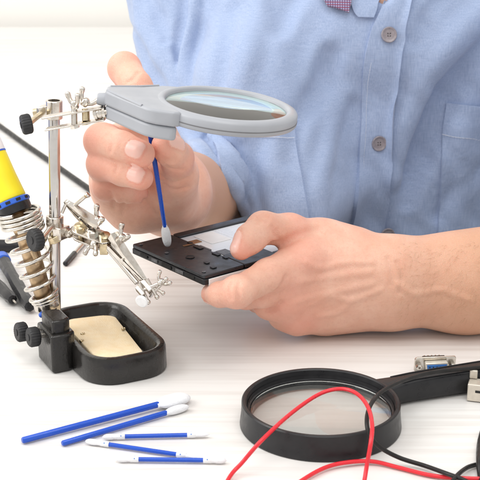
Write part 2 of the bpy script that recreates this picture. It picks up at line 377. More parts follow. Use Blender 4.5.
# ---- hand holding the swab (his right)
RH = dict(
  thumb=[K(172, 199, 1.045, 18.5), K(177, 173, 1.004, 14.2), K(177, 158, .978, 11.8), K(170, 150, .962, 11), K(164, 145, .957, 9.0)],
  index=[K(147, 112, 1.03, 14.5), K(133, 84, 1.005, 12.5), K(124.5, 68.5, .985, 12.2), K(137, 86, .965, 10.8), K(150, 108, .960, 10), K(155, 124, .960, 9)],
  middle=[K(118, 146, 1.03, 15), K(106, 142, .995, 13.5), K(102, 141, .972, 13.2), K(122, 147, .955, 11.2), K(141, 154, .945, 10.2)],
  ring=[K(112, 172, 1.025, 14.5), K(104, 166, .995, 12.5), K(103, 164, .975, 12), K(123, 172, .96, 10), K(141, 178, .95, 9.0)],
  pinky=[K(116, 196, 1.035, 13), K(106, 186, 1.012, 11.5), K(107, 186, 1.0, 11), K(124, 191, .995, 9), K(138, 193, .998, 8)],
)
def right_hand(P):
    palm = None
    W = [K(171, 180, 1.085, 22), K(171, 186, 1.085, 22), K(170, 194, 1.085, 22), K(169, 202, 1.08, 22)]
    E = [K(147, 112, 1.035, 14.5), K(118, 146, 1.035, 15), K(112, 172, 1.03, 14.5), K(118, 197, 1.025, 13)]
    for a, b in zip(W, E):
        e = cone(P, a[0], b[0], a[1], b[1]); palm = e if palm is None else smin(palm, e, .02)
    for a, b in ((K(167, 204, 1.062, 20), K(134, 203, 1.042, 20)), (K(134, 203, 1.042, 20), K(114, 188, 1.04, 16)), (K(168, 196, 1.05, 20), K(174, 178, 1.012, 16)),
                 (K(160, 185, 1.045, 18), K(135, 170, 1.035, 16))):
        palm = smin(palm, cone(P, a[0], b[0], a[1], b[1]), .014)
    best = smin(palm, finger(P, RH['thumb'], .006), .012)
    for n, kk in (('index', .012), ('middle', .010), ('ring', .010), ('pinky', .010)):
        best = smin(best, smin(palm, finger(P, RH[n]), kk), .002)
    # palm creases
    for pts, r in ((((163, 170), (172, 175), (183, 176)), .0012), (((160, 178), (172, 184), (188, 180)), .0014), (((118, 196), (122, 206), (121, 216)), .0012),
                   (((140, 196), (150, 203), (158, 215)), .0013), (((108, 190), (113, 200), (113, 208)), .001)):
        pass
    return best
def right_arm(P):
    e1 = PD(207, 193, 1.36); e = A3(e1)
    u = cone(P, e+A3((0, 0, .006)), K(171, 184, 1.085, 0)[0], .034, .0250)
    l = cone(P, e-A3((0, 0, .006)), K(170, 203, 1.08, 0)[0], .040, .0245)
    d = smin(u, l, .03)
    d = smin(d, cone(P, A3((-.058, 1.42, .22)), e, .050, .042), .02)
    return d
def torso(P):
    d = None
    for a, b, ra, rb in (((.075, 1.41, .17), (.12, 1.43, -.12), .10, .09), ((.22, 1.41, .17), (.20, 1.43, -.12), .10, .09), ((.145, 1.405, .14), (.15, 1.415, -.12), .112, .112),
                         ((-.056, 1.42, .21), (.14, 1.40, .235), .050, .058), ((.33, 1.38, .20), (.14, 1.40, .235), .052, .058),
                         ((.14, 1.37, .20), (.14, 1.37, .33), .062, .054), ((.14, 1.325, .20), (.14, 1.335, .17), .045, .06), (tuple(PD(384, -2, 1.325)), tuple(PD(384, -50, 1.34)), .03, .04)):
        e = cone(P, A3(a), A3(b), ra, rb); d = e if d is None else smin(d, e, .03)
    return d
def box_of(*ks, pad=.0):
    q = np.array([A3(x) for x in ks]); return q.min(0)-pad, q.max(0)+pad
lhb = box_of(PD(190, 205, .90), PD(400, 335, 1.09), PD(400, 205, 1.09), PD(190, 335, .90), PD(195, 335, 1.09), pad=.012)
rhb = box_of(PD(80, 45, .92), PD(215, 235, 1.08), PD(80, 45, 1.08), PD(215, 235, .92), PD(80, 235, 1.08), pad=.012)
lab = box_of((.07, .93, -.01), (.45, 1.43, .27)); rab = box_of((-.13, .95, -.005), (.07, 1.48, .27)); tob = box_of((-.12, 1.25, -.26), (.4, 1.57, .40))
carve = []
def body(P):
    d = smin(lazy(left_hand, P, *lhb, .03), lazy(left_arm, P, *lab, .03), .012)
    d = np.minimum(d, smin(lazy(right_hand, P, *rhb, .03), lazy(right_arm, P, *rab, .03), .012))
    d = smin(d, lazy(torso, P, *tob, .03), .02)
    for pts, r, k, sgn, lo, hi in carve:
        m = np.all((P > lo-.012) & (P < hi+.012), axis=1)
        if m.any():
            Q = P[m]; e = None
            for a, b in zip(pts[:-1], pts[1:]):
                c = cone(Q, a, b, r, r); e = c if e is None else np.minimum(e, c)
            d[m] = smax(d[m], -e, k) if sgn < 0 else smin(d[m], e, k)
    return d
def march(f, px, py, d0=.85, d1=1.6, n=60):
    """distance along many sight lines to the first surface of f"""
    R = np.array([A3(ray(x, y)) for x, y in zip(px, py)]); ln = np.linalg.norm(R, axis=1); o = A3((0, 0, CH)); t = np.full(len(R), d0)
    for _ in range(n):
        d = f(o+R*t[:, None]); t = t+np.clip(d, -.02, .03)/ln*.8
    return o+R*t[:, None]
def gradn(f, P, e=.0015):
    G = np.stack([f(P+e*np.eye(3)[k])-f(P-e*np.eye(3)[k]) for k in range(3)], 1); return G/np.maximum(np.linalg.norm(G, axis=1), 1e-9)[:, None]
def skinline(px, r, depth, k, sgn, d0=.88):
    """a crease (sgn<0) or a vein / tendon (sgn>0) following the skin"""
    q = spline([(x, y, 0) for x, y in px], 5); X = [p.x for p in q]; Y = [p.y for p in q]
    P = march(body, X, Y, d0); n = gradn(body, P)
    new.append(([a for a in P+n*depth], r, k, sgn, P.min(0)-r, P.max(0)+r))
new = []
# creases
for px in (((271, 244), (284, 242), (300, 235), (318, 229)),): skinline(px, .0012, .0002, .006, -1)
for px in (((286, 277), (282, 285), (273, 293), (262, 297)), ((281, 303), (276, 308), (268, 311))): skinline(px, .0010, .0003, .004, -1)
for px in (((257, 219), (262, 216), (268, 217)), ((256, 224), (261, 221), (267, 222)), ((232, 282), (229, 290), (231, 298)), ((239, 283), (238, 291), (239, 299)),
           ((276, 236), (273, 231), (272, 226)), ((280, 240), (277, 236), (277, 230)), ((388, 258), (391, 270), (392, 284)), ((397, 262), (401, 276), (400, 292)),
           ((163, 163), (171, 169), (182, 170)), ((160, 176), (172, 183), (187, 178)), ((162, 183), (174, 190), (189, 187)), ((119, 196), (124, 205), (123, 214)),
           ((142, 198), (150, 205), (156, 215)), ((110, 193), (114, 202), (114, 208)), ((108, 134), (112, 142), (110, 151)), ((113, 160), (117, 166), (115, 172)),
           ((163, 158), (168, 160), (175, 158)), ((164, 161), (170, 163), (177, 161)), ((138, 72), (133, 79), (127, 82))):
    skinline(px, .0009, .0005, .003, -1)
# veins and tendons on the back of the hand and the forearm
for px, r, dp in ((((372, 262), (345, 262), (322, 268), (306, 262)), .0016, -.0013), (((380, 290), (352, 300), (330, 296), (312, 304)), .0016, -.0013), (((352, 300), (338, 312), (318, 316)), .0014, -.0011),
              (((370, 272), (335, 276), (300, 282)), .0020, -.0019), (((372, 284), (335, 292), (298, 301)), .0018, -.0017),
              (((470, 300), (440, 290), (415, 294), (398, 284)), .0017, -.0016)):
    skinline(px, r, dp, .0034, 1)
carve += new
# nails
def nail(tip, prev, toward, w, l, back=.0):
    """tip/prev: joints of the last bone; toward: direction the nail faces"""
    a = A3(prev); b = A3(tip); ax = (b-a)/np.linalg.norm(b-a); n = A3(toward); n = n-ax*(n@ax); n /= np.linalg.norm(n)
    nails.append((b+ax*back, ax, n, w, l))
X_, Z_ = A3((1, 0, 0)), A3((0, 0, 1)); toc = A3((0, -.93, .35))
nail(RH['middle'][-1][0], RH['middle'][-2][0], toc+Z_*.3-X_*.2, .0068, .0072, -.0005)
nail(RH['ring'][-1][0], RH['ring'][-2][0], toc+Z_*.2-X_*.2, .0060, .0066, .0)
nail(RH['thumb'][-1][0], RH['thumb'][-2][0], toc*.55+X_*.9+Z_*.6, .0064, .0075, -.003)
nail(LH['thumb'][-1][0], LH['thumb'][-2][0], -X_*1.0+Z_*.55+toc*.25, .0066, .0082, .0)
nail(LH['index'][-1][0], LH['index'][-2][0], toc*.3-Z_, .006, .007, .0)
def nail_mask(P, soft=.0004):
    out = np.zeros(len(P)); edge = np.zeros(len(P))
    for c, ax, n, w, l in nails:
        q = P-c; u = q@ax; s = q@np.cross(n, ax); h = q@n
        m = np.abs(q).max(1) < .018; hs = np.clip((h-.001)/.003, 0, 1)
        a = np.abs(s)/w; b = np.abs(u)/l; rr = (a**3.2+b**3.2)**(1/3.2)
        e = np.where(m, np.clip((1-rr)/.08, 0, 1)*hs, 0); out = np.maximum(out, e)
        edge = np.maximum(edge, np.where(m, np.exp(-((rr-1.06)/.07)**2)*hs, 0))
    return out, edge
def body_final(P):
    d = body(P)
    m = np.zeros(len(P), bool)
    for c, *_ in nails: m |= np.abs(P-c).max(1) < .02
    if m.any():
        o, e = nail_mask(P[m]); d[m] += e*.0004-o*.0001
    return d
lo = A3((-.135, .855, -.26)); hi = A3((.45, 1.58, .40))
PERSON_LOC = V((.14, 1.40, 0))
bp, bf = surface_nets(body_final, lo, hi, .00125, 5)
nm, ne = nail_mask(bp)
flush = np.zeros(len(bp)); tan_shade = np.clip((bp[:, 0]-.085)/.10, 0, 1)*.8+np.clip((bp[:, 1]-1.04)/.04, 0, 1)*np.clip((.06-bp[:, 0])/.03, 0, 1)  # left forearm is tanned; on the right forearm this paints sleeve and torso shade
for nm_, ks in list(LH.items())+list(RH.items()):
    for i, (c, r) in enumerate(ks):
        if i == 0: continue
        w = .75 if i in (2, len(ks)-1) else .3
        flush = np.maximum(flush, w*np.exp(-(np.linalg.norm(bp-c, axis=1)/(r*1.25))**4))
for px, py, d in ((302, 259, .985), (288, 283, .985), (286, 303, .99), (298, 318, 1.0), (150, 215, .99), (110, 175, .97)):
    flush = np.maximum(flush, .6*np.exp(-(np.linalg.norm(bp-A3(PD(px, py, d)), axis=1)/.018)**2))
tint = np.stack([np.clip(flush*1.0+ne*.25, 0, 1)*(1-nm), nm, tan_shade], 1)
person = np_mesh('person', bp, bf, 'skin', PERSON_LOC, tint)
tag(person, 'man in a light blue button shirt leaning over the table with a phone and swab', 'person')
# a little hair on the forearm
hb = MB()
hx = rng.uniform(400, 500, 300); hy = 243+(rng.random(300)**1.2)*80
hp = march(body, hx, hy, .9); hn = gradn(body, hp); ok = hp[:, 0] < .30
for p, n in zip(hp[ok], hn[ok]):
    t = A3((-.55, -.1, -.55))+rng.normal(0, .28, 3); t = t-n*(t@n); t /= np.linalg.norm(t)
    L_ = rng.uniform(.005, .009); a = p-n*.0004; b = p+t*L_*.5+n*.0009; c = p+t*L_+n*.0007
    hb.tube([V(a), V(b), V(c)], [.00007, .00005, .00002], 3)
M['hair'] = mat('arm_hair', (.50, .31, .18), .5, 0, noise=(300, .2))
hair = hb.build('arm_hair', 'hair', person)
hair['kind'] = 'stuff'
# ------------------------------------------------------------------ shirt
elbow = A3(PD(208, 190, 1.36)); wr_r = K(170, 192, 1.083, 0)[0]
q1_, q2_ = PD(180, 137, 1.25), PD(236, 199, 1.25)
cuff_n = (q2_-q1_).cross(V((0, 1, -.30))).normalized()
if cuff_n.z > 0: cuff_n = -cuff_n
cuff_n = A3(cuff_n); cuff_o = A3(q1_)
def shirt_base(P):
    d = None
    for a, b, ra, rb in (((.068, 1.405, .18), (.115, 1.425, -.03), .118, .108), ((.228, 1.405, .18), (.205, 1.425, -.03), .118, .112), ((.115, 1.425, -.03), (.11, 1.44, -.2), .108, .125), ((.205, 1.425, -.03), (.19, 1.44, -.2), .112, .125), ((.145, 1.40, .16), (.15, 1.41, -.16), .127, .127),
                         ((-.056, 1.42, .21), (.14, 1.40, .235), .062, .066), (A3(PD(248, 95, 1.295)), A3(PD(292, 200, 1.285)), .050, .048), ((.335, 1.38, .20), (.14, 1.40, .235), .062, .066), ((.13, 1.345, .18), (.15, 1.345, .18), .072, .072)):
        e = cone(P, A3(a), A3(b), ra, rb); d = e if d is None else smin(d, e, .035 if ra > .0505 or ra < .0495 else .10)
    # sleeves
    s = cone(P, A3((-.058, 1.42, .22)), elbow, .066, .056)
    s = smin(s, cone(P, elbow, elbow+(wr_r-elbow)*.45, .056, .047), .02)
    s = smax(s, (P-cuff_o)@cuff_n, .010)
    l = cone(P, A3((.338, 1.37, .19)), A3((.385, 1.04, .062)), .066, .060); l = smin(l, cone(P, A3((.385, 1.04, .062)), A3((.335, 1.025, .05)), .060, .054), .02)
    d = smin(d, s, .013); d = smin(d, l, .012)
    return d
folds = []
def fold(px, r, depth, k, sgn, d0=1.1):
    q = spline([(x, y, 0) for x, y in px], 4); P = march(shirt_base, [p.x for p in q], [p.y for p in q], d0); n = gradn(shirt_base, P)
    rr = np.array(r if isinstance(r, (list, tuple)) else [r, r]); rs = np.interp(np.linspace(0, 1, len(P)), np.linspace(0, 1, len(rr)), rr)
    folds.append(([a for a in P+n*depth], rs, k*.62, sgn, P.min(0)-rs.max()-abs(depth), P.max(0)+rs.max()+abs(depth)))
# valleys (sgn -1) and ridges (+1), read off the shirt front
fold(((500, 30), (470, 68), (440, 108), (422, 148), (412, 180), (408, 200)), [.012, .020, .020, .010], .004, .016, -1)
fold(((492, 5), (455, 40), (425, 78), (404, 128), (394, 175)), [.009, .014, .012, .008], -.005, .024, 1)
fold(((195, -8), (190, 25), (184, 56), (189, 86), (198, 125)), [.008, .010, .010, .008], -.002, .010, 1)
fold(((186, -6), (181, 26), (175, 56), (180, 88)), [.004, .006, .007, .005], .001, .010, -1)
fold(((204, 136), (222, 157), (240, 180), (250, 206)), .003, .000, .006, -1)
fold(((213, 136), (231, 158), (247, 182), (257, 206)), .006, -.001, .010, 1)
fold(((160, 30), (170, 60), (176, 90)), [.003, .006, .005], -.001, .012, 1)
fold(((136, -5), (140, 25), (160, 60), (178, 92), (200, 130)), [.006, .007, .006, .006], -.003, .014, 1)
fold(((128, 22), (140, 44), (152, 70), (170, 100)), [.004, .006, .006], .003, .012, -1)
fold(((150, -6), (158, 16), (166, 40)), [.005, .006, .004], .003, .014, -1)
fold(((232, 10), (226, 45), (218, 84)), [.006, .008, .006], .004, .022, -1)
fold(((262, -5), (252, 35), (240, 78), (238, 130)), [.006, .008, .007], -.005, .022, 1)
fold(((330, 55), (318, 90), (300, 120), (290, 160)), [.005, .008, .006], .004, .024, -1)
fold(((345, 95), (330, 130), (322, 175), (318, 225)), [.005, .008, .006], -.005, .022, 1)
fold(((262, 140), (256, 175), (262, 215)), [.006, .007, .006], .003, .02, -1)
fold(((440, 215), (455, 190), (480, 165)), [.005, .007, .007], .004, .02, -1)
fold(((415, 40), (425, 20), (440, -5)), [.005, .006, .005], .003, .018, -1)
fold(((280, 30), (290, 8), (300, -12)), [.005, .006, .006], .003, .02, -1)
fold(((460, 130), (462, 170), (455, 230)), [.006, .008, .008], -.006, .02, 1)
def shirt_sdf(P):
    d = shirt_base(P)
    for pts, rs, k, sgn, lo_, hi_ in folds:
        m = np.all((P > lo_-.03) & (P < hi_+.03), axis=1)
        if m.any():
            Q = P[m]; e = None
            for i in range(len(pts)-1):
                c = cone(Q, pts[i], pts[i+1], rs[i], rs[i+1]); e = c if e is None else np.minimum(e, c)
            d[m] = smax(d[m], -e, k) if sgn < 0 else smin(d[m], e, k)
    x, y, z = P[:, 0], P[:, 1], P[:, 2]
    d = d+.0008*np.sin(61*x+23*z+1.3*np.sin(37*z))+.0006*np.sin(97*z-71*x+30*y+2*np.sin(41*x))+.0005*np.sin(190*x+60*z+1.5*np.sin(90*z+20))
    # openings: neck and cuffs
    d = smax(d, -cone(P, A3((.134, 1.335, .262)), A3((.138, 1.37, .40)), .050, .085), .004)
    d = smax(d, -cone(P, A3(PD(383, -6, 1.29)), A3(PD(386, -60, 1.27)), .0105, .030), .003)
    d = smax(d, -cone(P, A3(PD(385, -4, 1.18)), A3(PD(385, -6, 1.325)), .0085, .0095), .003)
    d = smax(d, -cone(P, A3((.365, 1.035, .052)), A3((.20, 1.0, .04)), .049, .042), .002)
    return d
sp_, sf_ = surface_nets(shirt_sdf, A3((-.15, .98, -.30)), A3((.47, 1.62, .36)), .0022, 4)
shirt = np_mesh('shirt', sp_, sf_, 'shirt', PERSON_LOC, parent=person)
def cloth_patch(name, m, rows, off, parent, th=.0018, n=(30, 60), d0=1.08, lift=None):
    """rows: list of (left px, right px) pairs going down; the piece lies on the shirt front with a real thickness"""
    L_ = spline([(a[0], a[1], 0) for a, b in rows], 8); R_ = spline([(b[0], b[1], 0) for a, b in rows], 8)
    nv = len(L_); nu = n[0]; X = []; Y = []
    for a, b in zip(L_, R_):
        for i in range(nu+1):
            p = a.lerp(b, i/nu); X.append(p.x); Y.append(p.y)
    f = smooth_sdf
    P = march(f, X, Y, d0); N_ = gradn(f, P, .004)
    o = np.full(len(P), off)
    if lift is not None: o = o+np.array([lift(i % (nu+1)/nu, i//(nu+1)/(nv-1)) for i in range(len(P))])
    T = P+N_*o[:, None]; B = P+N_*(o-th)[:, None]-0
    vs = [V(p) for p in T]+[V(p) for p in B]; k = len(T); fs = []; w = nu+1
    for j in range(nv-1):
        for i in range(nu):
            a = j*w+i; fs += [(a, a+1, a+w+1, a+w), (k+a, k+a+w, k+a+w+1, k+a+1)]
    for j in range(nv-1):
        for a in (j*w, j*w+nu): fs.append((a, a+w, k+a+w, k+a))
    for i in range(nu):
        for a in (i, (nv-1)*w+i): fs.append((a, a+1, k+a+1, k+a))
    mb = MB(); mb.add(vs, fs); return mb.build(name, m, parent, ang=50)
smooth_sdf = shirt_sdf
plk = cloth_patch('placket', 'shirt', [((392, -8), (416, -18)), ((381, 9), (411, 0)), ((372, 28), (406, 20)), ((367, 46), (402.5, 42)), ((364, 62), (400, 60)), ((362, 90), (396.5, 95)), ((361, 122), (394, 124)), ((358, 155), (392, 155)), ((356, 185), (389, 185)), ((352, 215), (385, 215)), ((347, 250), (381, 250))], .0030, shirt, .005,
                  lift=lambda u, v: .0012*math.sin(9*v+2*u)+.0035*max(0, (u-.75)/.25)**2)
pocket = cloth_patch('chest_pocket', 'shirt', [((446.5, 103), (545, 113)), ((444, 130), (546, 140)), ((441, 170), (546, 175)), ((438, 210), (545, 215)), ((436, 250), (545, 255))], .0034, shirt, .005,
                     lift=lambda u, v: .003*math.sin(math.pi*min(1, u*1.2))*(1-v))
# collar: facing band and the turned flap with its checked lining
pk2 = cloth_patch('chest_pocket', 'shirt', [((212, 118), (293, 124)), ((214, 140), (296, 146)), ((220, 170), (301, 176)), ((226, 200), (306, 205)), ((232, 226), (310, 232))], .0034, shirt, .005,
                     lift=lambda u, v: .0025*math.sin(math.pi*min(1, u*1.2))*(1-v))
cf = cloth_patch('collar_band', 'shirt', [((345, -14), (386, -16)), ((350, 0), (379, -4)), ((354, 12), (377, 8)), ((358, 17), (373, 18))], .0040, shirt, .006)
fl = cloth_patch('collar_flap', 'plaid', [((314, -30), (355, -30)), ((319, -14), (354, -14)), ((323, -1), (352, 3)), ((325, 4), (350.5, 9)), ((328, 8.5), (349, 14))], .0085, shirt, .004)
fl2 = cloth_patch('collar_flap', 'shirt', [((398, -40), (440, -40)), ((400, -25), (446, -25)), ((404, -12), (442, -14))], .009, shirt, .004)
# stitching
def stitches(name, px, parent, off, step=2.6, ln=1.7, r=.00022):
    q = spline([(x, y, 0) for x, y in px], 60); out = []; acc = 0
    pts = [q[0]]
    for a, b in zip(q[:-1], q[1:]):
        acc += (b-a).length
        if acc >= step: pts.append(b); acc = 0
    X = []; Y = []
    for a, b in zip(pts[:-1], pts[1:]):
        e = a.lerp(b, ln/step); X += [a.x, e.x]; Y += [a.y, e.y]
    P = march(smooth_sdf, X, Y, 1.08); N_ = gradn(smooth_sdf, P, .004); P = P+N_*off; mb = MB(); T = []
    for i in range(0, len(P), 2):
        T += [V(P[i]), V((P[i]+P[i+1])/2+N_[i]*.0002), V(P[i+1])]
        if i+2 < len(P): T += [V((P[i+1]+P[i+2])/2-N_[i]*.0010)]
    mb.tube(T, r, 5)
    return mb.build(name, 'thread', parent)
stitches('stitching', [(444, 134), (470, 138), (500, 141), (540, 144)], pocket, .0052)
stitches('stitching', [(371, 62), (366.5, 90), (365.5, 122), (362.5, 155), (360.5, 185), (357, 212)], plk, .0036, 2.2, 1.4, .00012)
stitches('stitching', [(216, 131), (240, 134), (268, 137), (294, 139.5)], pk2, .0052)
# buttons
def button(px, py, off):
    P = march(smooth_sdf, [px], [py], 1.08); n = gradn(smooth_sdf, P, .006)[0]; o = V(P[0]+n*off); n = V(n)
    bt = MB(); R = .0078
    bt.lathe([(R*.86, 0), (R, .0006), (R, .0014), (R*.93, .0021), (R*.78, .0019), (R*.70, .0013), (R*.66, .0012), (.0001, .0012)], o, n, 36)
    b = bt.build('button', 'button', shirt, ang=40)
    x, y, z = frame(n); h = MB(); t = MB()
    for i in (-1, 1):
        for j in (-1, 1): h.cyl(o+(x*i+y*j)*.0012+z*.0008, o+(x*i+y*j)*.0012+z*.00135, .00062, seg=10)
    h.build('buttonhole', 'darkhole', b)
    for j in (-1, 1): t.tube([o+(x*-1.2+y*j*1.2)*.001+z*.0010, o+(y*j*1.2)*.001+z*.0017, o+(x*1.2+y*j*1.2)*.001+z*.0010], .00022, 6)
    t.build('button_thread', 'button', b)
button(388, 35, .0040); button(377.5, 142.5, .0040); button(385, 233, .0075)
# trousers under the table edge
def lap(P):
    d = cone(P, A3((.07, 1.45, -.17)), A3((-.02, 1.02, -.20)), .095, .075)
    d = smin(d, cone(P, A3((.21, 1.45, -.17)), A3((.30, 1.02, -.20)), .095, .075), .03)
    d = smin(d, cone(P, A3((.05, 1.48, -.16)), A3((.23, 1.48, -.16)), .12, .12), .05)
    for x, x2 in ((-.02, -.03), (.30, .31)): d = smin(d, cone(P, A3((x, 1.02, -.20)), A3((x2, 1.06, -.66)), .07, .055), .03)
    return d
tp, tf = surface_nets(lap, A3((-.15, .92, -.74)), A3((.45, 1.63, .0)), .008, 3)
np_mesh('trousers', tp, tf, 'trouser', PERSON_LOC, parent=person)
# ------------------------------------------------------------------ the soldering stand with its lens and clips
ST = PZ(57, 346, 0); ST.z = 0
stand = thing('helping_hand_stand', ST, 'metal helping hand stand with black cast tray, spring holder and grey magnifier', 'tool stand')
ta = V((.45, -.893, 0)).normalized(); tb = V((.893, .45, 0)).normalized(); tcn = V((-.1025, .9165, 0)); UP = V((0, 0, 1))
TL, TW = .118, .067
def loop(w, l, r, z, o=(0, 0)): return [tcn+ta*(x+o[0])+tb*(y+o[1])+UP*z for x, y in rrect(l, w, r, 8)]
def loft(mb, loops, cap0=True, cap1=True):
    n = len(loops[0]); vs = [p for l in loops for p in l]; fs = []
    for i in range(len(loops)-1):
        for k in range(n): fs.append((i*n+k, i*n+(k+1) % n, (i+1)*n+(k+1) % n, (i+1)*n+k))
    if cap0: fs.append(tuple(range(n)))
    if cap1: fs.append(tuple((len(loops)-1)*n+k for k in range(n)))
    mb.add(vs, fs)
mb = MB()
loft(mb, [loop(TW-.002, TL-.002, .024, .0002), loop(TW, TL, .025, .0015), loop(TW-.001, TL-.001, .0245, .0175), loop(TW-.003, TL-.003, .0235, .0198), loop(TW-.008, TL-.008, .021, .0205), loop(TW-.013, TL-.013, .0185, .0198),
          loop(TW-.0155, TL-.0155, .0175, .0175), loop(TW-.022, TL-.022, .0145, .0065), loop(TW-.025, TL-.025, .013, .0055)])
mb.build('tray', 'iron', stand, ang=50)
def base_pt(a, b, z): return tcn+ta*a+tb*b+UP*z
# tower block at the left side of the tray
tw = MB(); to = base_pt(-.010, -.041, 0)+V((.004, -.008, 0))+tb*.0015+ta*.004
poly = [(-.017, -.010), (.017, -.010), (.017, .004), (.012, .010), (-.012, .010), (-.017, .004)]
tw.prism(poly, to, (ta, tb, UP), .0003, .030)
tw.prism([(-.013, -.0075), (.013, -.0075), (.013, .003), (.009, .0075), (-.009, .0075), (-.013, .003)], to, (ta, tb, UP), .026, .040)
tw.build('tower_block', 'iron', stand, bevel=.0022, segs=3)
# tray screw and lettering-free rib
# pole
P0 = PZ(57, 346, 0); pole_xy = V((P0.x, P0.y, 0)); pole_top = PD(54, 104, P0.y/ray(54, 104).y)
ptilt = (pole_top-V((P0.x, P0.y, .03))).normalized()
def pole_at(z): return V((P0.x, P0.y, .03))+ptilt*((z-.03)/ptilt.z)
pm = MB(); R = .0043; Lp = (pole_top-pole_at(.03)).length
pm.lathe([(R*.98, 0), (R, .001), (R, Lp-.0006), (R*.93, Lp), (R*.74, Lp), (R*.74, Lp-.010), (.0001, Lp-.010)], pole_at(.03), ptilt, 32)
pm.build('pole', 'chrome', stand)
def knob(name, c, axis, r, h, parent, n=22):
    x, y, z = frame(axis); k = MB(); prof = []
    o = V(c); vs = []; rows = []
    for hh, s in ((0, .80), (.0006, .93), (.0016, 1), (h-.0016, 1), (h-.0006, .93), (h, .82)):
        for i in range(n*4):
            a = 2*math.pi*i/(n*4); rr = r*s*(1-.045*(1 if i % 4 in (0, 1) else 0)); vs.append(o+z*hh+(x*math.cos(a)+y*math.sin(a))*rr)
    N = n*4; fs = [(j*N+i, j*N+(i+1) % N, (j+1)*N+(i+1) % N, (j+1)*N+i) for j in range(5) for i in range(N)]+[tuple(range(N)), tuple(5*N+i for i in range(N))]
    k.add(vs, fs); k.lathe([(r*.34, h-.0005), (r*.34, h+.0004), (r*.3, h+.0006)], o, axis, 20)
    return k.build(name, 'knob', parent, ang=30)
# two knobs at the foot, on the outer face of the tower
kd = (-tb*.55-ta*.05+V((-.6, -.45, .05))).normalized()
for px, py, dz in ((26.5, 331, .983), (38.5, 336, .968)):
    c = PD(px, py, dz); k = knob('knob', c, kd, .0075, .008, stand); s = MB(); s.cyl(c-kd*.016, c+kd*.001, .002); s.build('screw', 'nickel', k)
# upper bracket: two rails, clamp, screws, wing nuts
ub = MB(); a0 = PD(45, 127, .915); zt = pole_at(.19)
pc = PD(52.5, 122, .912); pe = PD(104, 113, .905); e1 = (pe-pc).normalized(); yv = V((0, 1, 0))
ey = (yv-e1*yv.dot(e1)).normalized(); ez = e1.cross(ey)
bk = MB()
for s in (1, -1):
    q0 = pc+ez*(.0046*s)-e1*.006; q1 = pe+ez*(.0040*s)
    bk.box((q0+q1)/2-ey*.0, ((q1-q0).length, .0085, .0012), (e1, ey, ez))
bk.build('clamp_rails', 'nickel', stand, bevel=.0004)
cl = MB()
cl.lathe([(.0044, -.0068), (.0062, -.0068), (.0062, .0068), (.0044, .0068)], pole_at(pc.z), ptilt, 28, cap=False)
cl.box(pole_at(pc.z)-e1*.0072, (.006, .009, .0085), (e1, ey, ez))
cl.build('pole_clamp', 'nickel', stand, bevel=.0006)
sc = MB(); kc = PD(29, 123.5, .915); sc.cyl(pole_at(pc.z)-e1*.008, kc, .0021); sc.lathe([(.0032, 0), (.0032, .003)], pole_at(pc.z)-e1*.0125, -e1, 16); sc.build('clamp_screw', 'brass', stand)
kk = knob('knob', kc+e1*.002, (-e1+V((0, -.45, .05))).normalized(), .0072, .0075, stand)
def wing(c, axis, span, parent, s=1.0, flat=V((1, 0, 0))):
    x, y, z = frame(axis, flat); w = MB(); o = V(c)
    w.lathe([(.0022*s, -.001*s), (.0026*s, 0), (.0024*s, .003*s), (.0015*s, .0042*s)], o, axis, 16)
    for sg in (1, -1):
        w.tube(spline([o+z*.001*s+x*sg*.0015*s, o+z*.003*s+x*sg*.0038*s, o+z*.0062*s+x*sg*.0056*s, o+z*.0088*s+x*sg*.0064*s], 4), [.0012*s]*4+[.0014*s]*4+[.0017*s]*4+[.0011*s], 8)
    return w.build('wing_nut', 'nickel', parent, ang=60)
for px, py0, py1, mt in ((74.5, 125, 106, 'nickel'), (86, 121, 109, 'brass')):
    s = MB(); dd = .908; s.cyl(PD(px, py0, dd), PD(px-.3, py1, dd), .0021 if mt == 'nickel' else .0027); s.lathe([(.0034, 0), (.0034, .0022)], PD(px, py0, dd), -ez if (-ez).z < 0 else ez, 6)
    s.build('rail_screw', mt, stand)
wing(PD(75, 107, .908), V((-.15, 0, 1)), 1, stand, 1.15, V((.8, .6, 0)))
wing(PD(84, 104, .908), V((.55, -.1, .8)), 1, stand, 1.1, V((.3, .9, .2)))
bj = MB(); bj.sphere(PD(100, 113, .905), .0042); bj.cyl(PD(94, 114, .906), PD(109, 112, .903), .0026); bj.lathe([(.0045, -.001), (.0045, .001)], PD(96.5, 114, .906), e1, 20); bj.lathe([(.0042, -.001), (.0042, .001)], PD(104.5, 112.6, .904), e1, 20)
bj.build('ball_joint', 'nickel', stand)
# ---------------- magnifier head
LC = PD(226, 106, .905); rx = math.radians(1.2); rz = math.radians(7)
n_ = V((math.sin(rz), -math.sin(rx), math.cos(rz))).normalized(); lu = V((math.cos(rz), 0, -math.sin(rz))); lw = n_.cross(lu).normalized(); lu = lw.cross(n_)
hd = MB()
Ro, Ri = .0505, .0425
hd.ring([(Ri+.0052, -.0084), (Ri+.0012, -.0035), (Ri-.0004, -.0022), (Ri+.0002, .0010), (Ri+.0012, .0022), (Ri+.0028, .0026), (Ro-.0035, .0022), (Ro-.001, .0012), (Ro, -.0004), (Ro, -.0066), (Ro-.001, -.0080), (Ro-.003, -.0086)], LC, n_, 96, V((0, 1, 0)))
blk = [(-.084, .010), (-.084, -.005), (-.079, -.0105), (-.058, -.0335), (-.053, -.0385), (-.046, -.0415), (-.034, -.0425), (-.029, -.0400), (-.0405, -.0215), (-.0445, -.006), (-.0445, .006), (-.0405, .0215), (-.034, .0345), (-.047, .0310), (-.060, .0205), (-.078, .0125)]
blk = [(a, b) for a, b in blk]
hd2 = MB(); hd2.prism(blk, LC, (lu, lw, n_), -.0085, .0019)
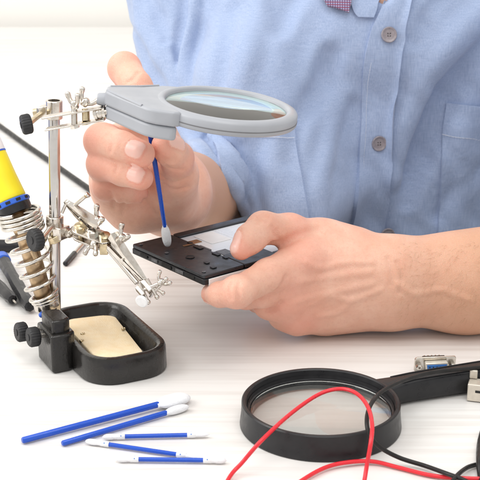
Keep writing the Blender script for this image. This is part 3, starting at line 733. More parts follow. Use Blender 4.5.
lower = [(-.083, .009), (-.083, -.0045), (-.078, -.0095), (-.0575, -.0325), (-.0525, -.0373), (-.046, -.0402), (-.034, -.0412), (-.031, -.0385), (-.0405, -.0215), (-.0445, -.006), (-.0445, .006), (-.0405, .0215), (-.036, .0325), (-.047, .0295), (-.060, .0195), (-.078, .0118)]
housing = hd.build('magnifier_frame', 'greyplastic', stand, ang=40)
hh = hd2.build('housing', 'greyplastic', housing, bevel=.0018, segs=3)
l3 = MB(); l3.prism(lower, LC, (lu, lw, n_), -.0185, -.0088); l3.build('battery_case', 'greyplastic', housing, bevel=.0022, segs=3)
# raised rib across the top of the housing and the parting seam round the ring
rb = MB(); rb.tube([LC+lu*-.0825+lw*-.0035+n_*.0018, LC+lu*-.0700+lw*-.019+n_*.0021, LC+lu*-.0565+lw*-.0335+n_*.0016], .0011, 8); rb.tube([LC+lu*-.0815+lw*.0090+n_*.0018, LC+lu*-.062+lw*.0190+n_*.0019, LC+lu*-.049+lw*.0290+n_*.0018], .0009, 8); rb.build('rib', 'greyplastic', housing)
sm = MB(); sm.ring([(Ro-.001, -.0050), (Ro+.00015, -.0050), (Ro+.00015, -.0043), (Ro-.001, -.0043)], LC, n_, 96, V((0, 1, 0))); sm.build('seam', 'greydark', housing)
nk = MB(); nk.lathe([(.0036, -.001), (.0042, 0), (.0046, .003), (.005, .005)], LC+lu*-.0885+n_*-.006+lw*.001, lu, 24); nk.build('socket', 'greyplastic', housing, ang=40)
dr = MB(); dr.ring([(Ri-.0035, -.0080), (Ri-.0004, -.0030), (Ri+.0008, -.0034), (Ri+.0046, -.0082)], LC, n_, 96, V((0, 1, 0))); dr.build('added_bore_ring', 'borewhite', housing)  # added white ring, brightens what shows through the lens
ln = MB(); Rl = Ri-.0002; cur = [(Rl*math.sin(t*.5/8)/math.sin(.5), (math.cos(t*.5/8)-math.cos(.5))*.0125/(1-math.cos(.5))*.2) for t in range(0, 9)]
top = [(max(r, .0002), .0006+h) for r, h in cur]; bot = [(max(r, .0002), -.0006-h) for r, h in cur]
prof = [(max(r, .0002), .0006+h*.9) for r, h in cur]+[(max(r, .0002), -.0008-h*.7) for r, h in cur[::-1]]
ln.lathe(prof, LC-n_*.0008, n_, 80, V((0, 1, 0))); ln.build('lens', 'lens', housing, ang=60)
# ---------------- lower arm with the two clips
c0 = PD(57, 237, .945); c0 = pole_at(c0.z); pd = c0.y
def D(px, py, off=0): # point at the pole's distance plus an offset away from the camera
    r = ray(px, py); t = (pd+off)/r.y; return V((0, 0, CH))+r*t
ex = (D(66, 236, -.006)-c0).normalized()
ca = MB(); ca.lathe([(.0045, -.0055), (.0066, -.0055), (.0066, .0055), (.0045, .0055)], c0, ptilt, 28, cap=False); ca.box(c0+ex*.0085-V((0, .003, 0)), (.011, .008, .0095), frame(V((0, 0, 1)), ex)); ca.build('pole_clamp', 'nickel', stand, bevel=.0007)
cb = MB(); cb.lathe([(.0052, 0), (.0052, .005)], c0-V((0, .0085, .0075)), V((.3, 0, -1)), 6); cb.box(c0+V((.004, -.005, -.0062)), (.012, .007, .0035)); cb.build('clamp_nut', 'brass', stand, bevel=.0004)
kn = knob('knob', D(40, 239, -.034), V((-.75, -.65, .05)).normalized(), .0085, .0075, stand); s = MB(); s.cyl(c0, D(42, 239, -.034), .0021); s.build('screw', 'nickel', kn)
J = [D(66, 235, -.006), D(78, 229, -.012), D(88, 226, -.016)]
ar = MB(); ar.tube(J, .0024, 14); ar.lathe([(.0036, -.0015), (.0036, .0015)], D(70, 233, -.008), J[1]-J[0], 18); ar.sphere(D(76, 230, -.011), .0042)
ar.build('arm_rod', 'nickel', stand)
# joint plates
pa = D(77, 231, -.012); pb = D(108, 243, -.024); pu = (pb-pa).normalized(); pn = V((0, -.42, .9)); pn = (pn-pu*pn.dot(pu)).normalized(); pv = pn.cross(pu)
jp = MB()
for z in (-.0035, .0035): jp.prism([(a, b) for a, b in rrect((pb-pa).length+.006, .0125, .006, 5)], (pa+pb)/2, (pu, pv, pn), z-.0008, z+.0008)
jp.build('joint_plate', 'nickel', stand, bevel=.0004)
for t, mt in ((.12, 'brass'), (.52, 'nickel'), (.92, 'brass')):
    o = pa.lerp(pb, t); b = MB(); b.cyl(o-pn*.0075, o+pn*.0062, .0022); b.lathe([(.0042, 0), (.0042, .0028), (.0028, .0034)], o+pn*.0043, pn, 20 if t != .52 else 6); b.lathe([(.004, 0), (.004, .003)], o-pn*.0073, pn, 6); b.build('joint_screw', mt, stand, ang=30)
wing(D(97, 224, -.018)+V((0, 0, .001)), V((.25, -.3, .9)), 1, stand, 1.25, V((.9, .3, .1)))
wing(D(94, 243, -.026), V((-.3, -.5, -.8)), 1, stand, 1.1, V((.6, .6, .2)))
# alligator clip: two folded jaws about a pivot, spring, tail handles, tube
def clip(tail, tip, nrm, parent, mt='nickel'):
    ax = (tip-tail).normalized(); n = (nrm-ax*nrm.dot(ax)).normalized(); sd = n.cross(ax); L = (tip-tail).length
    root = None
    for s in (1, -1):
        j = MB()
        # folded jaw: U section along the axis, tapering to a toothed nose
        st = [(0, .0036, .0052), (.16, .0036, .0036), (.40, .0036, .0020), (.55, .0033, .0018), (.8, .0024, .0012), (.97, .0016, .0006)]
        vs = []; fs = []
        for t, w, h in st:
            o = tail+ax*(L*t)
            top = h+.0030*(1-t); inner = .0004 if t > .5 else h*.55
            for a, b in ((-w, inner), (-w, top), (w, top), (w, inner), (w-.0007, inner), (w-.0007, top-.0007), (-w+.0007, top-.0007), (-w+.0007, inner)):
                vs.append(o+sd*a+n*(s*b))
        m_ = 8
        for i in range(len(st)-1):
            for k in range(m_): fs.append((i*m_+k, i*m_+(k+1) % m_, (i+1)*m_+(k+1) % m_, (i+1)*m_+k))
        fs += [tuple(range(m_)), tuple((len(st)-1)*m_+k for k in range(m_))]
        j.add(vs, fs)
        for q in range(6):
            o = tail+ax*(L*(.62+.06*q)); j.box(o+n*(s*.0006), (.0011, .0036-.0003*q, .0016), (ax, sd, n))
        ob = j.build('clip_jaw', mt, parent, ang=30)
    pv_ = MB(); o = tail+ax*L*.45; pv_.cyl(o-sd*.0046, o+sd*.0046, .0011); h = []
    for k in range(40): a = k/40*2*math.pi*4; h.append(o+sd*(-.0028+.0056*k/40)+(n*math.cos(a)+ax*math.sin(a))*.0019)
    pv_.tube(h, .0004, 6); pv_.build('clip_spring', 'spring', parent)
    return ax, n, sd
# clip pointing up-left (spare)
A_ = D(98, 229, -.020); B_ = D(64, 200, -.010)
clip(A_, B_, V((.5, -.6, .5)), stand)
f1 = MB(); t0 = D(73, 207, -.012); f1.cyl(t0, D(86, 196, -.016), .0013); f1.lathe([(.0022, 0), (.0022, .0016)], D(87, 195.5, -.0165), V((.6, 0, .6)), 12); f1.cyl(D(66, 204, -.012), D(62, 213, -.012), .0012); f1.build('clip_screw', 'nickel', stand)
f1b = MB(); f1b.sphere(D(86.5, 196, -.0165), .0016, 10, 6); f1b.build('screw_tip', 'copper', stand)
# clip pointing down-right, holding tubes
A_ = D(104, 238, -.022); B_ = D(150, 289, -.050)
g = MB(); q0 = D(103, 243, -.024); q1 = D(137, 283, -.046); sdv = (q1-q0).normalized(); prp = sdv.cross(V((0, -.8, .6))).normalized()
for s in (-.0042, .0): g.cyl(q0+prp*s, q1+prp*s, .0019)
g.build('clip_tube', 'nickel', stand)
clip(D(110, 240, -.026), D(146, 281, -.048), V((.55, -.45, .6)), stand)
g = MB(); g.box(D(104, 248, -.026), (.006, .006, .009)); g.build('tube_block', 'brass', stand, bevel=.0006)
wing(D(121, 240, -.030), V((.35, -.2, .85)), 1, stand, 1.15, V((.8, .4, -.1)))
# jaw cluster at the end
je = D(147, 287, -.048); g = MB(); g.box(je, (.010, .0035, .008), (sdv, prp, sdv.cross(prp))); g.box(je+prp*.006, (.0085, .003, .007), (sdv, prp, sdv.cross(prp))); g.build('end_block', 'nickel', stand, bevel=.0005)
for px, py, qx, qy, r in ((139, 283, 148, 302, .0013), (147, 279, 157, 297, .0012), (141, 291, 160, 283, .0014), (150, 297, 166, 279, .0011), (153, 287, 163, 293, .0011)):
    g = MB(); g.cyl(D(px, py, -.050), D(qx, qy, -.052), r, seg=12); g.sphere(D(qx, qy, -.052), r*1.5, 10, 6); g.build('clip_screw', 'nickel', stand)
g = MB(); g.lathe([(.0001, 0), (.0035, .0001), (.0048, .0012), (.0048, .0026), (.004, .0032), (.0001, .0033)], D(143, 300, -.054), V((-.35, -.8, -.2)), 24); g.build('screw_head', 'silver', stand)
wing(D(160, 283, -.050), V((.5, -.3, .7)), 1, stand, .9, V((.5, .8, .1)))
# ---------------- spring holder
SA = PD(47, 307, .992); SB = PD(19, 213, .970); sa = (SB-SA).normalized(); sl = (SB-SA).length; sx, sy, _ = frame(sa)
def helix(t0, t1, turns, r0, r1, n=40):
    out = []
    for i in range(int(turns*n)+1):
        u = i/(turns*n); a = 2*math.pi*turns*u; out.append(SA+sa*(t0+(t1-t0)*u)+(sx*math.cos(a)+sy*math.sin(a))*(r0+(r1-r0)*u))
    return out
spg = MB()
pts = helix(.004, .009, 2, .0080, .0105)+helix(.009, .020, 1, .0105, .0118)[1:]+helix(.020, sl-.010, 4.6, .0118, .0150)[1:]
spg.tube(pts, .0016, 10)
# closed coils at the wide mouth
ph = helix(sl-.011, sl+.002, 4, .0150, .0152); spg.tube(ph, .0015, 10)
spg.build('coil_spring', 'spring', stand, ang=60)
sl_ = MB(); sl_.lathe([(.0060, .006), (.0066, .008), (.0070, .030), (.0072, sl-.016), (.0082, sl-.012), (.0082, sl-.004)], SA, sa, 32); sl_.build('heat_sleeve', 'copper', stand, ang=40)
cp2 = MB(); cp2.lathe([(.0092, -.001), (.0096, 0), (.0096, .005), (.0080, .006)], SA, sa, 28); cp2.cyl(SA-sa*.016, SA, .0030); cp2.box(SA-sa*.010-V((.003, .004, 0)), (.003, .008, .016)); cp2.build('spring_mount', 'nickel', stand, bevel=.0005)
cp3 = MB(); cp3.sphere(SA-sa*.004-V((.004, .009, -.001)), .0022, 12, 8); cp3.build('rivet', 'blue', stand)
# ---------------- soldering iron resting in the spring
IB = PD(17.5, 215, .970); IA_ = PD(-14, 140, .970); ia = (IA_-IB).normalized(); ix, iy, _ = frame(ia); sl0 = .02
iron = thing('soldering_iron', IB+ia*.03, 'yellow and blue handled soldering iron resting in the coil spring holder', 'soldering iron')
b = MB(); b.lathe([(.0020, -.040), (.0024, -.006), (.0050, .0), (.0100, .001), (.0108, .0015)], IB, ia, 24); b.build('heater_barrel', 'copper', iron)
b = MB(); b.lathe([(.0108, 0), (.0122, .0005), (.0126, .004), (.0126, .0068)], IB+ia*.001, ia, 40); b.build('black_ring', 'blackplastic', iron)
b = MB(); b.lathe([(.0126, 0), (.0132, .0006), (.0132, .0038), (.0124, .0044)], IB+ia*.0076, ia, 40); cb_ = b.build('blue_collar', 'blue', iron)
b = MB()
for k in range(10):
    a = 2*math.pi*k/10; o = IB+ia*.0098+(ix*math.cos(a)+iy*math.sin(a))*.0130; r_ = (ix*math.cos(a)+iy*math.sin(a)); b.box(o, (.0010, .0036, .0020), (r_, ia.cross(r_), ia))
b.build('collar_slot', 'darkhole', iron)
b = MB(); b.lathe([(.0112, 0), (.0118, .001), (.0117, .004), (.0109, .018), (.0106, .034), (.0105, .036)], IB+ia*.0122, ia, 40); b.build('grip', 'yellow', iron, ang=50)
b = MB(); b.lathe([(.0106, 0), (.0107, .0004), (.0107, .0106), (.0106, .011)], IB+ia*.0484, ia, 40); b.build('label_band', 'silver', iron)
b = MB(); b.lathe([(.01075, 0), (.0110, .0006), (.0112, .012), (.0105, .045), (.007, .062), (.004, .068), (.003, .085)], IB+ia*.0485+ia*.0112, ia, 40); b.build('rear_cap', 'blue', iron, ang=50)
b = MB(); b.lathe([(.01078, 0), (.01082, .0003), (.01082, .0010), (.01078, .0013)], IB+ia*.0482, ia, 40); b.build('band_line', 'blue', iron)
# ---------------- sponge in the tray
sp1 = MB(); po = rrect(.089, .041, .010, 5)
vs_ = []; rngs = random.Random(3)
lo_ = [tcn+ta*(x+.004)+tb*(y*1.0+.001)+UP*.0062 for x, y in po]; 
def sl_loop(s, z, tw=0): return [tcn+ta*(x*s+.000)+tb*(y*s*(1.02 if x < 0 else .9)-.003+(.004 if x < 0 else 0))+UP*(z+.0008*math.sin(70*x+90*y)) for x, y in po]
loft(sp1, [sl_loop(.97, .0072), sl_loop(1, .0085), sl_loop(1, .0125), sl_loop(.985, .0137), sl_loop(.93, .0142), sl_loop(.6, .0140), sl_loop(.2, .0138)])
sponge = sp1.build('cleaning_sponge', 'sponge', origin=tcn+UP*.006, ang=50); tag(sponge, 'cream coloured cleaning sponge lying in the black tray of the stand', 'sponge')
sd_ = []
for i, (px, py) in enumerate(((82, 334), (81, 341), (123, 329))):
    g = MB(); q = PZ(px, py, .0150); g.sphere(q, .0013, 8, 6); g.sphere(q+V((.0012, .0006, .0002)), .0010, 8, 6); g.build('solder_bead', 'brass', sponge)
# ------------------------------------------------------------------ the opened phone
ZP = .0705
PF = PZ(204, 276, ZP); PL = PZ(127, 246.5, ZP); pbv = PZ(241, 228, ZP)-PL
pw = (PL-PF); wlen = pw.length; pw.normalize(); pl = V((-pw.y, pw.x, 0)); pl = pl if pl.dot(pbv) > 0 else -pl
pl = (pl*.75+pbv.normalized()*.25).normalized()          # length direction
pw = V((-pl.y, pl.x, 0)); 
if pw.dot(PL-PF) < 0: pw = -pw
wlen *= 1.03; plen = .142
PN = V((0, 0, 1)); PC = PF+pw*wlen*.5+pl*plen*.5
phone = thing('mobile_phone', V((PC.x, PC.y, ZP-.008)), 'opened black mobile phone with white inside, gripped between thumb and finger', 'phone')
def ph(u, v, z=0): return PF+pw*(u*wlen)+pl*(v*plen)+PN*z
def pprism(mb, pts, z0, z1):
    n = len(pts); vs = [ph(u, v, z) for z in (z0, z1) for u, v in pts]
    mb.add(vs, [(k, (k+1) % n, n+(k+1) % n, n+k) for k in range(n)]+[tuple(range(n)), tuple(range(n, 2*n))])
def rr(u0, u1, v0, v1, r=.02, n=4):
    w_ = (u1-u0)*wlen; h_ = (v1-v0)*plen; return [((u0+u1)/2+a/wlen, (v0+v1)/2+b/plen) for a, b in rrect(w_, h_, r*wlen, n)]
m1 = MB(); pprism(m1, rr(0, 1, 0, 1, .025), -.0078, -.0032); m1.build('lower_shell', 'blackplastic', phone, bevel=.0008, segs=3)
# upper cover: closed end, side rims, far end
m1 = MB(); pprism(m1, rr(.004, .996, .003, .275, .022), -.0029, 0); m1.build('end_cover', 'phoneblack', phone, bevel=.0007, segs=3)
m1 = MB(); pprism(m1, rr(.90, .996, .2765, .997, .03), -.0029, .0002); pprism(m1, rr(.004, .295, .2765, .52, .012), -.0029, .0002); pprism(m1, rr(.004, .11, .5203, .997, .012), -.0029, .00015); m1.build('side_rim', 'phoneblack', phone, bevel=.0005)
m1 = MB(); pprism(m1, rr(.1115, .8985, .93, .996, .012), -.0029, .0001); m1.build('far_rim', 'phoneblack', phone, bevel=.0005)
m1 = MB(); pprism(m1, rr(.2965, .8985, .2765, .5195, .006), -.0031, -.0013); pprism(m1, rr(.1115, .8985, .52, .929, .006), -.0031, -.0013); m1.build('white_panel', 'panel', phone, bevel=.0003)
m1 = MB(); pprism(m1, rr(.60, .86, .36, .50, .02), -.00128, -.0008); m1.build('sticker', 'white', phone, bevel=.0001)
m1 = MB(); pprism(m1, rr(.315, .43, .295, .365, .005), -.00128, -.0007); m1.build('contact_strip', 'phonegrey', phone, bevel=.0001)
# latches and slots on the cover
for u0, u1, v0, v1 in ((.52, .62, .235, .268), (.30, .39, .245, .272), (.68, .73, .25, .272), (.08, .13, .10, .13), (.20, .25, .12, .145), (.20, .26, .25, .272)):
    m1 = MB(); pprism(m1, rr(u0, u1, v0, v1, .008), .0003, .0009); m1.build('latch', 'blackplastic', phone, bevel=.0003)
m1 = MB(); pprism(m1, rr(.47, .62, .279, .292, .005), -.0012, -.0002); m1.build('slot', 'phonegrey', phone)
m1 = MB(); pprism(m1, rr(.66, .69, .20, .26, .006), .0002, .00045); m1.build('contact_trace', 'copper', phone)
m1 = MB(); m1.lathe([(.0036, .0), (.0036, .0005), (.0030, .0005), (.0028, .0001), (.0001, .0001)], ph(.42, .12, .0002), PN, 28); m1.build('camera_ring', 'blackplastic', phone, ang=30)
for u_, v_ in ((.07, .035), (.93, .035), (.93, .225), (.62, .06)):
    m1 = MB(); m1.lathe([(.0016, .0001), (.0016, .0004), (.0013, .0006), (.0004, .0006), (.0004, .0003), (.0001, .0003)], ph(u_, v_, .0002), PN, 14); m1.build('screw', 'phonegrey', phone)
m1 = MB(); pprism(m1, rr(.70, .78, .279, .345, .01), -.00125, -.0009); m1.build('ribbon', 'copper', phone)
# ports along the short side (faces left-front)
for u0, u1, z0, z1, w_ in ((.12, .20, -.0062, -.0035, 0), (.27, .37, -.0064, -.0035, 1), (.43, .56, -.0066, -.0036, 0), (.62, .70, -.0062, -.0036, 1), (.76, .86, -.006, -.0036, 0)):
    m1 = MB(); m1.box((ph((u0+u1)/2, 0, (z0+z1)/2)-pl*.0002), ((u1-u0)*wlen, .0012, z1-z0), (pw, pl, PN)); m1.build('port', 'phonegrey' if w_ else 'darkhole', phone, bevel=.0003)
m1 = MB(); m1.box(ph(0, .30, -.0060)-pw*.0003, (.0012, plen*.54, .0052), (pw, pl, PN)); m1.build('side_label', 'silver', phone, bevel=.0003)
# ------------------------------------------------------------------ swabs
def foam_tip(o, ax, up, L, w, t, n=18, seg=20, pw_=2.6, e0=.55):
    """flattened foam paddle"""
    sd = up.cross(ax).normalized(); mb = MB(); vs = []; fs = []
    for i in range(n+1):
        u = i/n; e = max(.0, 1-abs(2*u-1)**pw_)**.5; e = max(e, .03)
        if u < .5: e = max(e, e0)
        for k in range(seg):
            a = 2*math.pi*k/seg; vs.append(o+ax*(L*u)+sd*(w*e*math.cos(a))+up*(t*(.45+.55*e)*e*math.sin(a)))
    for i in range(n):
        for k in range(seg): fs.append((i*seg+k, i*seg+(k+1) % seg, (i+1)*seg+(k+1) % seg, (i+1)*seg+k))
    fs += [tuple(range(seg)), tuple(n*seg+k for k in range(seg))]
    return mb.add(vs, fs)
def big_swab(p0, p1, wtip, label, group, r0=.0022, r1=.0022, tipL=.021, tt=.0035, nm='cleaning_swab', up=V((0, 0, 1)), flat=.8):
    ax = (p1-p0).normalized(); L = (p1-p0).length; up = (up-ax*up.dot(ax)).normalized()
    root = thing(nm, p0.lerp(p1, .5), label, 'swab', group)
    h = MB(); H = L-tipL; pr = [(r0*.75, 0), (r0, .0008), (r0, H*.4), ((r0+r1)/2, H*.7), (r1, H), (r1*.8, H+.001)]
    h.lathe(pr, p0, ax, 20); h.build('handle', 'swabblue', root, ang=40)
    f = foam_tip(p0+ax*(H-.001), ax, up, tipL+.001, wtip, tt); f.build('foam_tip', 'foam', root, ang=60)
    return root
G1 = 'large blue foam swabs on the table'
big_swab(PZ(22, 440.5, .0028), PZ(190, 396, .0042), .0072, 'longest blue swab with broad white foam paddle, lying above the others', G1, tipL=.0255, tt=.0040)
big_swab(PZ(62, 443.5, .0024), PZ(189, 406, .0030), .0034, 'blue swab with slimmer white foam tip below the broad paddle', G1, r0=.0019, r1=.0019, tipL=.019, tt=.0028)
q0 = PD(141, 92, .972); q1 = PZ(168, 247, ZP+.0012); dirn = (q1-PD(151, 138, .962)).normalized()
big_swab(q1-dirn*.124, q1, .0036, 'blue swab with white tip held in fingers, touching the opened phone', None, r0=.0020, r1=.0016, tipL=.019, tt=.0032, up=V((0, -1, .2)))
# small double-ended swabs: one built, the others copied
SWL = .068
sroot = thing('double_ended_swab', (0, 0, 0), 'x', 'swab', 'small double ended swabs on the table')
sh = MB(); sh.lathe([(.00135, -.0225), (.00135, .0225)], (0, 0, 0), (1, 0, 0), 16); hnd = sh.build('handle', 'swabblue', sroot)
for s in (1, -1):
    t = MB(); X = V((s, 0, 0))
    t.lathe([(.0016, .0222), (.0018, .0225), (.0018, .0275), (.0016, .0282)], (0, 0, 0), X, 18); t.build('sleeve', 'white', sroot, ang=40)
    d_ = MB(); d_.lathe([(.0004, .00165), (.0004, .00192)], X*.0250, V((0, -.75, .65)), 8); d_.lathe([(.0004, .00165), (.0004, .00192)], X*.0250, V((0, .75, .65)), 8); d_.build('sleeve_hole', 'dbblue', sroot)
    if s == 1: f = foam_tip(X*.0278, X, V((0, 0, 1)), .0105, .0017, .0014, pw_=1.15, e0=.95); f.build('pointed_tip', 'foam', sroot, ang=60)
    else: f = foam_tip(X*.0278, X, V((0, 0, 1)), .0105, .0020, .0018, e0=.88); f.build('foam_tip', 'foam', sroot, ang=60)
def copy_tree(o):
    r = o.copy(); C.objects.link(r)
    for ch in o.children: c = ch.copy(); C.objects.link(c); c.parent = r
    return r
def place(o, a, b, z, label):
    A = PZ(*a, z); B = PZ(*b, z); o.location = (A+B)/2; d = B-A; o.rotation_euler = (0, 0, math.atan2(d.y, d.x)); s = d.length/.0756; o.scale = (s, 1.08, 1.08); o['label'] = label
sw2 = copy_tree(sroot); sw3 = copy_tree(sroot)
place(sroot, (103, 437), (209, 434.5), .0025, 'small double ended blue swab, uppermost of the three short ones')
place(sw2, (86, 441), (201, 458), .0024, 'small double ended blue swab slanting down between two level ones')
place(sw3, (116, 459), (226, 460.5), .0025, 'small double ended blue swab lowest on the table with two round tips')
for ch in list(sw3.children):
    if ch.name.startswith('pointed_tip'):
        f = foam_tip(V((.0278, 0, 0)), V((1, 0, 0)), V((0, 0, 1)), .0105, .0020, .0018, e0=.88); nb = f.build('foam_tip', 'foam', None); nb.parent = sw3; bpy.data.objects.remove(ch)
# ------------------------------------------------------------------ magnifying glass lying on the table
GC = (PZ(242.5, 401, .0180)+PZ(399, 399, .0180))/2; GC.z = 0; GR = .0535
glass_root = thing('magnifying_glass', GC, 'round black magnifying glass with a long handle lying on the table', 'magnifying glass')
g = MB(); g.ring([(GR-.0075, .0015), (GR-.0075, .0072), (GR-.0060, .0076), (GR-.0056, .0110), (GR-.0046, .0114), (GR-.0042, .0138), (GR-.0038, .0130), (GR-.0032, .0172), (GR-.0024, .0180), (GR-.0008, .0180), (GR, .0172), (GR+.0003, .0090), (GR+.0012, .0010), (GR+.0008, .0002), (GR-.004, .0002)], GC, (0, 0, 1), 128, V((0, 1, 0)))
g.build('rim', 'blackplastic', glass_root, ang=28)
lz = MB(); Rl = GR-.0062; cur = [(max(.0002, Rl*t/10), (1-(t/10)**2)*.0011) for t in range(11)]
lz.lathe([(r, .0104+h) for r, h in cur]+[(r, .0086-h) for r, h in cur[::-1]], GC, (0, 0, 1), 96, V((0, 1, 0))); lz.build('lens', 'lens2', glass_root, ang=60)
h0 = PZ(392, 387, .010); h1 = PZ(520, 366, .010); hx_ = (h1-h0).normalized(); hy_ = V((-hx_.y, hx_.x, 0))
h0 = GC+(h0-GC).normalized()*(GR-.001); h0.z = .0
hm = MB(); vs = []; fs = []; N_ = 20; st = []
for t, w_, zt in ((0, .0125, .0160), (.008, .0108, .0165), (.016, .0090, .0170), (.026, .0086, .0176), (.05, .0092, .0178), (.09, .0100, .0176), (.13, .0098, .0168), (.150, .008, .0150), (.153, .005, .0120)):
    for k in range(N_):
        a = 2*math.pi*k/N_; ca, sa2 = math.cos(a), math.sin(a); e = 2/3.2
        vs.append(V((h0.x, h0.y, 0))+hx_*t+hy_*(w_*math.copysign(abs(ca)**e, ca))+V((0, 0, zt/2+.0003+zt/2*math.copysign(abs(sa2)**e, sa2))))
for i in range(8):
    for k in range(N_): fs.append((i*N_+k, i*N_+(k+1) % N_, (i+1)*N_+(k+1) % N_, (i+1)*N_+k))
fs += [tuple(range(N_)), tuple(8*N_+k for k in range(N_))]
hm.add(vs, fs); hm.build('handle', 'blackplastic', glass_root, ang=45)
ch_ = MB(); 
for s in (1, -1): ch_.tube([V((h0.x, h0.y, 0))+hx_*t+hy_*(s*w_*.62)+V((0, 0, z)) for t, w_, z in ((.012, .0098, .0166), (.026, .0086, .0177), (.05, .0092, .01785), (.09, .0100, .0176))], .0005, 6)
ch_.build('handle_ridge', 'blackplastic', glass_root)
# ------------------------------------------------------------------ wires
def wire(name, pts, r, m, label, cat, group=None, n=14, seg=12):
    q = spline(pts, n); q = [p+V((math.sin(i*.11+len(pts))*.0003, math.cos(i*.09)*.0003, 0)) for i, p in enumerate(q)]; b = MB(); b.tube(q, r, seg); o = b.build(name, m, origin=V((q[len(q)//2].x, q[len(q)//2].y, 0)), ang=60); return tag(o, label, cat, group)
RW = .00135
def GZ(px, py, z): return PZ(px, py, z)
wire('test_lead', [GZ(212, 512, .002), GZ(229, 478, .0025), GZ(243, 462, .008), GZ(262, 440, .0215), GZ(290, 414, .026), GZ(318, 395, .030), GZ(340, 389, .033), GZ(356, 393, .034), GZ(367, 406, .034), GZ(372, 425, .0325), GZ(371, 445, .026), GZ(367, 466, .012), GZ(363, 486, .004), GZ(358, 510, .002)], RW, 'redwire',
     'red wire arching up over the rim of the magnifying glass', 'wire', 'red wires')
wire('test_lead', [GZ(276, 500, .002), GZ(300, 482, .0022), GZ(324, 468, .0026), GZ(345, 462.5, .003), GZ(372, 461.5, .0026), GZ(400, 468, .002), GZ(432, 475.5, .002), GZ(462, 478, .002), GZ(500, 479, .002)], RW, 'redwire',
     'red wire lying flat along the bottom edge, in front of the magnifying glass', 'wire', 'red wires')
wire('black_lead', [GZ(505, 362, .021), GZ(478, 367.5, .021), GZ(450, 370, .022), GZ(425, 373.5, .024), GZ(400, 382, .027), GZ(382, 392, .029), GZ(371, 405, .030), GZ(366.5, 420, .0285), GZ(369, 434, .023), GZ(380, 447, .014), GZ(400, 458, .006), GZ(425, 466, .0035), GZ(445, 473, .0055), GZ(462, 479, .0056), GZ(480, 488, .002)], .00145, 'blackwire',
     'thin black wire curling off the handle across the rim of the magnifying glass', 'wire', 'black wires')
wire('black_lead', [GZ(448, 492, .0022), GZ(455, 478, .0060), GZ(464, 469, .0034), GZ(474, 465, .0022), GZ(490, 463, .002)], .00145, 'blackwire', 'short curve of black wire crossing the others at the right bottom corner', 'wire', 'black wires')
wire('black_lead', [GZ(484, 430, .002), GZ(480, 445, .002), GZ(479, 460, .0065), GZ(481, 476, .002), GZ(486, 490, .002)], .0022, 'blackwire', 'thick black wire just inside the right edge of the photo', 'wire', 'black wires')
wire('power_cable', [GZ(-60, 92, .0034), GZ(-20, 112, .0034), GZ(0, 126, .0034), GZ(25, 144, .0034), GZ(50, 161, .0034), GZ(75, 179, .0034), GZ(100, 196, .0034), GZ(128, 210, .0034), GZ(165, 214, .0034), GZ(205, 196, .0034), GZ(235, 170, .0045)], .0031, 'blackwire',
     'thick black power cable running straight across the white table behind the stand', 'cable')
# ------------------------------------------------------------------ sockets
def dsub(loc, xdir, tilt, label):
    root = thing('serial_connector', loc, label, 'connector', 'serial port connectors'); z = V((0, 0, 1)); x = V(xdir).normalized(); y = z.cross(x)
    y2 = (y*math.cos(tilt)+z*math.sin(tilt)); z2 = x.cross(y2); o = V(loc); A = (x, z2, -y2)     # face looks along -y2
    pl_ = MB(); pl_.prism(rrect(.031, .0125, .002, 4), o, A, -.0008, .0008); pl_.build('mounting_plate', 'nickel', root, bevel=.0003)
    dsh = [(-.0088, .0042), (.0088, .0042), (.0074, -.0042), (-.0074, -.0042)]
    sh = MB(); sh.prism(dsh, o, A, .0009, .0058); sh.build('shell', 'beige', root, bevel=.0012, segs=3)
    ins = MB(); ins.prism([(a*.86, b*.78) for a, b in dsh], o, A, .0059, .0066); i_ = ins.build('insert', 'dbblue', root, bevel=.0003)
    ho = MB()
    for r_, n_ in ((.0014, 5), (-.0014, 4)):
        for k in range(n_): c = o+A[0]*((k-(n_-1)/2)*.0027)+A[1]*r_; ho.cyl(c+A[2]*.0064, c+A[2]*.0068, .0005, seg=8)
    ho.build('pin_hole', 'darkhole', i_)
    for s in (1, -1):
        b = MB(); c = o+x*(.0125*s); b.lathe([(.0024, .0009), (.0024, .004), (.0018, .0045), (.0012, .0045), (.0012, .003)], c, A[2], 6); b.build('hex_screw', 'spring', root)
    bk = MB(); bk.prism([(-.0085, .003), (.0085, .003), (.0085, -.0045), (-.0085, -.0045)], o, A, -.0065, -.0009); bk.build('body', 'blackplastic', root, bevel=.0005)
    for k in range(5): 
        b = MB(); b.cyl(o+x*((k-2)*.0028)-A[2]*.0064, o+x*((k-2)*.0028)-A[2]*.0105, .0005, seg=8); b.build('solder_pin', 'brass', root)
    return root
o1 = PZ(436, 372, .0065); o1 = V((o1.x, o1.y+.018, .0066+.0008))
o1 = PZ(436, 367, .0068); o1.y += .006
dsub(o1, (1, .10, 0), .2, 'grey metal serial connector with blue face, standing just behind the magnifying glass handle')
